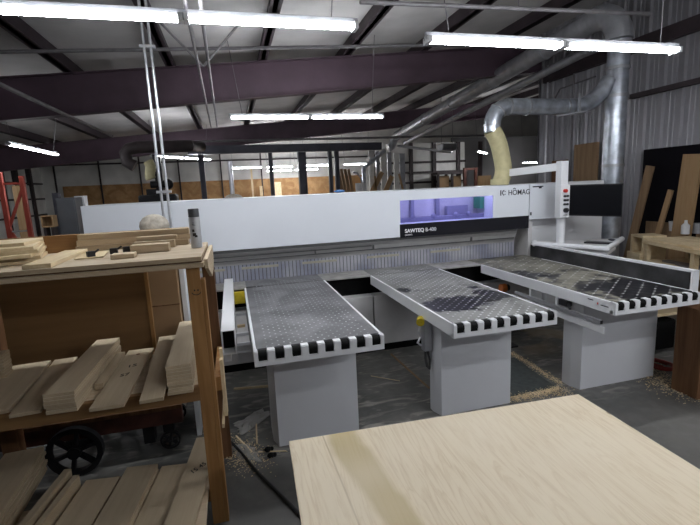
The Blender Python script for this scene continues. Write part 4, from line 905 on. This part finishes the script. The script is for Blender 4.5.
stack([(-.86+.02, -1.93), (-.79, -1.93), (-.80, -2.45), (-.845, -2.45)], ZM, 2, ['narrow offcut right of the thick stack, upper of two', 'narrow offcut right of the thick stack, lower of two'], None)
plank([(-.573, -1.87), (-.462, -1.87), (-.425, -2.80), (-.545, -2.80)], ZM+.05, th, 'tilted plywood board left of the tall stack at the corner post', dz=.045)
stack([(-.43, -1.80), (-.315, -1.80), (-.285, -2.68), (-.43, -2.68)], ZM, 9, ['topmost board of the tall stack beside the front corner post', 'plywood board within the tall stack beside the front corner post'], 'boards in the tall corner stack', jit=.003)
# far-left column of boards on middle shelf
stack([(-1.66, -2.0), (-1.43, -2.0), (-1.43, -2.1), (-1.66, -2.1)], ZM+.0195, 8, ['topmost of the small pile at far left of the middle shelf', 'offcut in the small pile at far left of the middle shelf'], 'offcuts piled at far left')
# top of unit
ZT = 1.6325
stack([(-1.85, -2.01), (-1.17, -2.01), (-1.04, -2.42), (-1.75, -2.52)], ZT, 5, ['topmost wide pale board of the pile at top left of the shelf unit', 'wide pale board in the pile at top left of the shelf unit'], 'pale boards at top left', mat='pine', jit=.02)
stack([(-1.8, -2.02), (-1.17, -2.02), (-1.10, -2.30), (-1.82, -2.40)], ZT+(th+.0006)*5, 1, ['short pale board lying on the pile at top left', ''], None, mat='pine')
plank([(-1.03, -2.01), (-.91, -2.01), (-.90, -2.62), (-1.035, -2.62)], ZT+.0225, .022, 'pale board angled towards the camera on top of the shelf unit', 'pine')
plank([(-.89, -2.1), (-.80, -2.05), (-.74, -2.3), (-.86, -2.45)], ZT+.008, .006, 'thin white strip lying flat on top of the shelf unit', 'pine')
tag(MB().box(-1.9, -.30, -1.935, -1.905, ZT+.0008, ZT+.112).build('lumber_board', M['lumber_x'], bevel=.002), 'long brown board on edge along the back of the shelf unit top', 'board')
for i in range(3):
    tag(MB().box(-.98+.01*i, [-.30, -.285, -.29][i], -1.99, -1.94, ZT+.001+.037*i, ZT+.037+.037*i).build('lumber_board', M['ply_x'], bevel=.002), ['lowest of three pale boards stacked at the back of the shelf unit top', 'middle of three pale boards stacked at the back of the shelf unit top', 'topmost of three pale boards stacked at the back of the shelf unit top'][i], 'board')
o_ = MB().box(-1.9, -1.0, -2.0, -1.94, ZT+.0008, ZT+.02)
for i, (pts, zz_, th2, lab) in enumerate((
    ([(-.62, -2.04), (-.385, -2.04), (-.375, -2.10), (-.60, -2.10)], ZT, .05, 'short light block at right on the shelf unit top, lower of two'),
    ([(-.60, -2.04), (-.37, -2.04), (-.36, -2.08), (-.58, -2.08)], ZT+.0515, .028, 'short light block at right on the shelf unit top, upper of two'),
    ([(-.60, -2.22), (-.385, -2.22), (-.385, -2.30), (-.60, -2.30)], ZT, .05, 'rounded short block in front on the shelf unit top'),
    ([(-.66, -2.42), (-.54, -2.42), (-.54, -2.50), (-.66, -2.50)], ZT, .028, 'small pale block beside the black clips on the shelf unit top'))):
    fl, fr, nr, nl = pts; xs_ = [p[0] for p in pts]; ys_ = [p[1] for p in pts]
    tag(MB().box(min(xs_), max(xs_), min(ys_), max(ys_), zz_+.0008, zz_+th2).build('wood_block', M['ply_x'], bevel=.004), lab, 'block')
for i, (x_, y_, lab) in enumerate(((-.70, -2.24, 'black spring clip at left on the shelf unit top'), (-.64, -2.20, 'black spring clip leaning beside another on the shelf unit top'), (-.80, -2.33, 'small dark clip next to the thin strip on the shelf unit top'))):
    tag(MB().cb((x_, y_, ZT+.020), (.04, .03, .036), .3*i).cyl((x_+.02, y_, ZT+.03), (x_+.045, y_, ZT+.046), .006, 8).build('spring_clip', M['black'], bevel=.004), lab, 'clip')
# grey can
c0 = Vector((-.232, -2.21, ZT))
t = thing('spray_can', tuple(c0), 'tall grey spray can standing at right front corner of the shelf unit top', 'can')
M4 = Matrix.Translation(c0)
MB().box(-.026, .026, -.024, .024, .001, .2).build('x', M['bottle_grey'], t) if False else None
MB().tube([c0+Vector((0, 0, z)) for z in (.001, .004, .185, .192)], [.031, .034, .034, .031], 20).build('body', M['bottle_grey'], t, smooth=True)
MB().tube([c0+Vector((0, 0, z)) for z in (.1925, .193, .24, .244)], [.031, .0325, .0325, .030], 20).build('cap', M['greybox'], t, smooth=True)
d_ = (CP-c0); d_.z = 0; d_.normalize(); sd_ = Vector((-d_.y, d_.x, 0))
pr = MB()
for (a_, z, w, h) in ((-.35, .11, .014, .016), (-.2, .085, .02, .02), (.05, .075, .016, .014), (-.3, .150, .012, .003), (-.15, .144, .016, .003), (-.25, .158, .01, .003)):
    dd = (d_*math.cos(a_)+sd_*math.sin(a_)); s2_ = Vector((-dd.y, dd.x, 0)); cc = c0+dd*.0343+Vector((0, 0, z))
    pr.prism([cc-s2_*w/2-Vector((0, 0, h/2)), cc+s2_*w/2-Vector((0, 0, h/2)), cc+s2_*w/2+Vector((0, 0, h/2)), cc-s2_*w/2+Vector((0, 0, h/2))], dd*.0006)
pr.build('label_print', M['ink'], t)
# pale rounded thing behind the unit top
c = Yp(154.5, 226, -.95); tag(MB().ball((c.x, -.95, c.z), .10, 16, (1.25, .7, 1.05)).cyl((c.x, -.95, 0), (c.x, -.95, c.z-.03), .095, 14).build('dust_sack', M['stone'], smooth=True), 'mottled pale rounded sack top in front of the white cover at left', 'sack')

# lower shelf boards
def lowb(pts, z, lab, grp=None, n=1, labs=None, mat='ply'):
    if n == 1: return plank(pts, z, th, lab, mat, grp)
    return stack(pts, z-n*(th+.0006), n, labs, grp, mat=mat)
ZL = .2215
o, _, _ = lowb([(-.375, -2.12), (-.22, -2.12), (-.33, -2.98), (-.485, -2.98)], ZL+.075, 'board with faint pen marks at right end of the bottom shelf')
mark(o, '15 45', .05, -.02, .02, rot=.9)
stack([(-.37, -2.18), (-.24, -2.18), (-.35, -2.96), (-.48, -2.96)], ZL, 3, ['board just under the marked one at right of the bottom shelf', 'lower board under the marked one at right of the bottom shelf'], 'boards under the marked board')
stack([(-.575, -2.33), (-.40, -2.33), (-.49, -2.97), (-.665, -2.97)], ZL, 2, ['plain board second from right on the bottom shelf', 'board beneath the plain one, second from right on the bottom shelf'], None)
stack([(-.775, -2.33), (-.59, -2.33), (-.675, -2.98), (-.86, -2.98)], ZL, 4, ['broad board third from right on the bottom shelf', 'board beneath the broad one, third from right on the bottom shelf'], 'boards under the broad bottom board')
stack([(-1.0, -2.36), (-.80, -2.36), (-.885, -2.98), (-1.085, -2.98)], ZL, 3, ['wide board fourth from right on the bottom shelf', 'board beneath the wide one, fourth from right on the bottom shelf'], 'boards under the wide bottom board')
plank([(-1.06, -2.36), (-1.025, -2.36), (-1.11, -2.95), (-1.145, -2.95)], ZL+.11, .09, 'strip on edge left of the fourth board on the bottom shelf')
plank([(-1.125, -2.30), (-1.085, -2.30), (-1.17, -2.90), (-1.21, -2.90)], ZL+.125, .1, 'taller strip on edge beside the tall bottom stack')
stack([(-1.52, -2.05), (-1.33, -2.05), (-1.26, -2.90), (-1.50, -2.90)], ZL, 9, ['topmost board of the tall stack at left on the bottom shelf', 'board within the tall stack at left on the bottom shelf'], 'boards in the tall bottom stack', jit=.008)
# supports under loose lower boards
for i, (x0_, x1_, y_) in enumerate(((-1.2+.02, -.38, -2.88), )):
    pass

# cart behind the unit, red brown with iron wheels
t = thing('platform_cart', (-1.1, -1.5, 0), 'old red-brown platform cart with iron wheels behind the shelf unit', 'cart')
MB().box(-1.85, -.50, -1.76, -1.70, .25, .37).build('side_beam', M['cart_red'], t, bevel=.006)
MB().box(-1.85, -.50, -1.20, -1.14, .25, .37).build('side_beam', M['cart_red'], t, bevel=.006)
MB().box(-1.85, -.50, -1.77, -1.10, .371, .40).build('deck', M['darkpost'], t)
def wheel(cx, cy, r, wd, spokes, nm='wheel'):
    m = MB(); n = 28
    ring = []
    for k in range(n):
        a_ = 2*PI*k/n; ring.append((math.cos(a_), math.sin(a_)))
    vs = []; fs = []
    for (ca, sa) in ring:
        for (rr, yy) in ((r, -wd/2), (r, wd/2), (r*.8, wd/2), (r*.8, -wd/2)): vs.append((cx+ca*rr, cy+yy, r+sa*rr))
    for k in range(n):
        k2 = (k+1) % n
        for j in range(4): j2 = (j+1) % 4; fs.append((k*4+j, k2*4+j, k2*4+j2, k*4+j2))
    m._add(vs, fs)
    for k in range(spokes):
        a_ = 2*PI*(k+.3)/spokes; m.bar((cx, cy, r), (cx+math.cos(a_)*r*.85, cy, r+math.sin(a_)*r*.85), wd*.5, r*.2, (0, 1, 0))
    m.cyl((cx, cy-wd*.8, r), (cx, cy+wd*.8, r), r*.24, 16)
    return m
wheel(-1.235, -1.80, .185, .05, 6).build('wheel', M['iron'], t, smooth=True)
wheel(-1.235, -1.08, .185, .05, 6).build('wheel', M['iron'], t, smooth=True)
wheel(-.62, -1.66, .075, .035, 6).build('caster', M['iron'], t, smooth=True)
wheel(-.62, -1.2, .075, .035, 6).build('caster', M['iron'], t, smooth=True)
MB().box(-.66, -.58, -1.70, -1.62, .16, .249).box(-.80, -.72, -1.72, -1.62, .10, .249).build('caster_fork', M['iron'], t, bevel=.004)
MB().box(-1.3, -1.1, -1.775, -1.70, .19, .249).build('axle_block', M['iron'], t)
# boxes of tan board on the cart
tag(MB().box(-1.95, -.66, -1.69, -1.672, .401, 1.64).build('brown_sheet', M['brownply']), 'large brown plywood sheet standing on the cart behind the shelf unit', 'sheet')
tag(MB().box(-.658, -.635, -1.70, -1.66, .401, 1.66).build('upright_batten', M['lumber']), 'brown batten standing at right edge of the large brown sheet', 'batten')
t = thing('board_carton', (-.55, -1.45, .4), 'tall tan carton with a mid seam standing on the cart behind the shelf unit', 'carton')
MB().box(-.67, -.445, -1.62, -1.30, .401, 1.46).build('body', M['cardboard'], t, bevel=.003)
MB().box(-.668, -.447, -1.6225, -1.62, 1.14, 1.148).build('seam', M['darkpost'], t)
tag(MB().box(-.436, -.40, -1.55, -1.22, .0, 1.47).build('white_board', M['white'], bevel=.003), 'narrow white metal panel standing right of the tan carton', 'panel')

# ------------------------------------------------------------------ foreground plywood sheets on a bench
z = .95
fl_, fr_ = Vector((.144, -3.447, 0)), Vector((1.508, -3.508, 0)); nl_, nr_ = Vector((.118, -3.917, 0)), Vector((1.533, -4.057, 0))
ang = math.atan2(fr_.y-fl_.y, fr_.x-fl_.x); ang = -.045
fl_ = Vector((.144, -3.447, 0)); wsheet = 1.366; lsheet = 2.44
def sheet(zb, dx, dy, lab, grp=None, da=0):
    a = ang+da; ex = Vector((math.cos(a), math.sin(a), 0)); ey = Vector((-math.sin(a), math.cos(a), 0))
    c = fl_+ex*wsheet/2-ey*lsheet/2+Vector((dx, dy, 0))
    o = MB().box(-wsheet/2, wsheet/2, -lsheet/2, lsheet/2, 0, .0178).build('plywood_sheet', M['sheet'], bevel=.001, org=(0, 0, 0)); o.location = (c.x, c.y, zb); o.rotation_euler = (0, 0, a)
    tag(o, lab, 'plywood sheet', grp); return c, a
cs, aa = sheet(z-.018, 0, 0, 'large pale birch plywood sheet in the foreground, top of its stack')
for i in range(3): sheet(z-.018*(i+2)-.0002*(i+1), .012+.004*i, -.012-.006*i, 'birch plywood sheet hidden beneath the top one in the foreground', 'lower foreground sheets')
t = thing('work_bench', (cs.x, cs.y, 0), 'low bench carrying the foreground stack of plywood sheets', 'bench')
Mw = Matrix.Translation((cs.x, cs.y, 0))@Matrix.Rotation(aa, 4, 'Z'); zb = z-.018*4-.002
MB().box(-.5, .5, -1.05, 1.0, zb-.04, zb, Mw).build('top', M['darkpost'], t)
for sx_ in (-.45, .39):
    for sy_ in (-1.0, .9): MB().box(sx_, sx_+.06, sy_, sy_+.06, 0, zb-.04, Mw).build('leg', M['darkpost'], t)

# ------------------------------------------------------------------ floor litter
a, b = Zp(224, 436, .01), Zp(300, 516, .01)
hp = [a+(b-a)*(i/16)+Vector((.006*math.sin(i*.5), .004*math.sin(i*.7), .0)) for i in range(17)]
hp = [Vector((-.32, -1.35, .013)), Vector((-.25, -1.6, .013))]+[Vector((p.x, p.y, .013)) for p in hp]+[Vector((.30, -2.87, .013)), Vector((.42, -3.15, .013))]
tag(MB().tube(hp, .011, 8).build('air_hose', M['cable'], smooth=True), 'black hose snaking across the floor from the shelf unit to the plywood', 'hose')
def strip(pa, pb, w, h, lab, mat='pine', name='wood_strip'):
    a, b = Zp(*pa, h/2), Zp(*pb, h/2); a.z = b.z = h/2+.001; tag(MB().bar(a, b, w, h).build(name, M[mat]), lab, 'strip')
strip((391, 354), (429, 388), .018, .012, 'long thin tan wood strip on the floor between left and middle pedestals', 'oldboard')
strip((234, 389), (271, 386), .022, .018, 'pale wood strip on the floor left of the left pedestal')
strip((371, 376), (400, 381), .006, .004, 'thin white sliver on the floor right of the left pedestal', 'pine')
strip((256, 417), (257, 444), .012, .008, 'short pale strip on the floor beside the left pedestal foot', 'pine')
strip((236, 436), (252, 452), .012, .01, 'pale splinter lying by the black hose', 'pine')
strip((258, 452), (286, 451), .008, .006, 'thin splinter below the left pedestal', 'pine')
strip((236, 352), (247, 350), .03, .012, 'short tan offcut under the white tube', 'pine') if False else None
for i, (px, py) in enumerate(((268, 452), (271, 458))):
    p = Zp(px, py, 0); m = MB().ball((p.x, p.y, .022), .024, 8, (1.2, .9, .9)).ball((p.x+.03, p.y+.01, .016), .017, 8); tag(m.build('rubber_scrap', M['soft_black']), ['crumpled black scrap touching the left pedestal foot', 'crumpled black scrap just in front of the other by the left pedestal'][i], 'scrap')
# sheet plastic film litter left of pedestal A
fm, nt, bs, N, L = nodes('dusty film'); bs.inputs['Base Color'].default_value = (.32, .31, .29, 1); bs.inputs['Roughness'].default_value = .35
def film(quad, lab, seed):
    random.seed(seed); n = 9; P4 = [Zp(*q, 0) for q in quad]; m = MB(); vs = []
    for i in range(n+1):
        for j in range(n+1):
            u, v = i/n, j/n; p = P4[0]*(1-u)*(1-v)+P4[1]*u*(1-v)+P4[2]*u*v+P4[3]*(1-u)*v
            e = min(u, 1-u, v, 1-v)*3
            vs.append((p.x+random.uniform(-.02, .02), p.y+random.uniform(-.02, .02), .002+random.random()*.02*min(1, e+.3)))
    m._add(vs, [(i*(n+1)+j, (i+1)*(n+1)+j, (i+1)*(n+1)+j+1, i*(n+1)+j+1) for i in range(n) for j in range(n)])
    o = m.build('plastic_film', fm, smooth=True); o.modifiers.new('thickness', 'SOLIDIFY').thickness = .0015; tag(o, lab, 'plastic film')
film([(234, 424), (262, 409), (271, 415), (243, 436)], 'crumpled clear film on the floor left of the left pedestal, upper', 3)
film([(232, 447), (250, 443), (262, 462), (240, 460)], 'crumpled clear film near the black hose, lower', 5)
random.seed(11)
# sawdust ridges (uncountable) around the dark mat
mt = [Zp(510, 352, 0), Zp(560, 388, 0), Zp(500, 402, 0), Zp(455, 372, 0)]
m = MB(); q = [Zp(*p, 0) for p in ((514, 358), (556, 388), (505, 398), (452, 372))]
m.prism([(p.x, p.y, .001) for p in q], (0, 0, .008)); tag(m.build('floor_mat', sol('greenish dark mat', (.045, .052, .05), .6, 0, .3, 20, .2)), 'dark greenish rubber mat on the floor behind the middle pedestal', 'mat')
sd = MB()
def chips(pa, pb, n, sp):
    a, b = Zp(*pa, 0), Zp(*pb, 0)
    for i in range(n):
        u = random.random(); p = a+(b-a)*u+Vector((random.gauss(0, sp), random.gauss(0, sp), 0)); s = random.uniform(.002, .006)
        sd.cb((p.x, p.y, .004+random.random()*.008), (s*2.2, s, s*.35), random.random()*6.28, random.uniform(-.3, .3))
chips((510, 352), (560, 384), 900, .022); chips((560, 388), (512, 400), 900, .03); chips((500, 400), (570, 392), 500, .05); chips((645, 362), (668, 392), 700, .09); chips((655, 375), (700, 400), 500, .10)
chips((230, 440), (262, 462), 350, .08); chips((232, 455), (250, 470), 200, .05)
tag(sd.build('sawdust', M['pine']), 'tan sawdust and chips scattered along the mat and pedestals', 'sawdust', kind='stuff')

# ------------------------------------------------------------------ world and view
w = bpy.data.worlds.new('world'); bpy.context.scene.world = w; w.use_nodes = True
w.node_tree.nodes['Background'].inputs[0].default_value = (.5, .55, .65, 1); w.node_tree.nodes['Background'].inputs[1].default_value = .05
sc = bpy.context.scene
sc.view_settings.view_transform = 'Standard'; sc.view_settings.look = 'None'; sc.view_settings.gamma = 1; sc.view_settings.exposure = 1.22
sc.view_settings.use_curve_mapping = False
for o in bpy.data.objects:
    if '_w' in o.keys(): del o['_w']
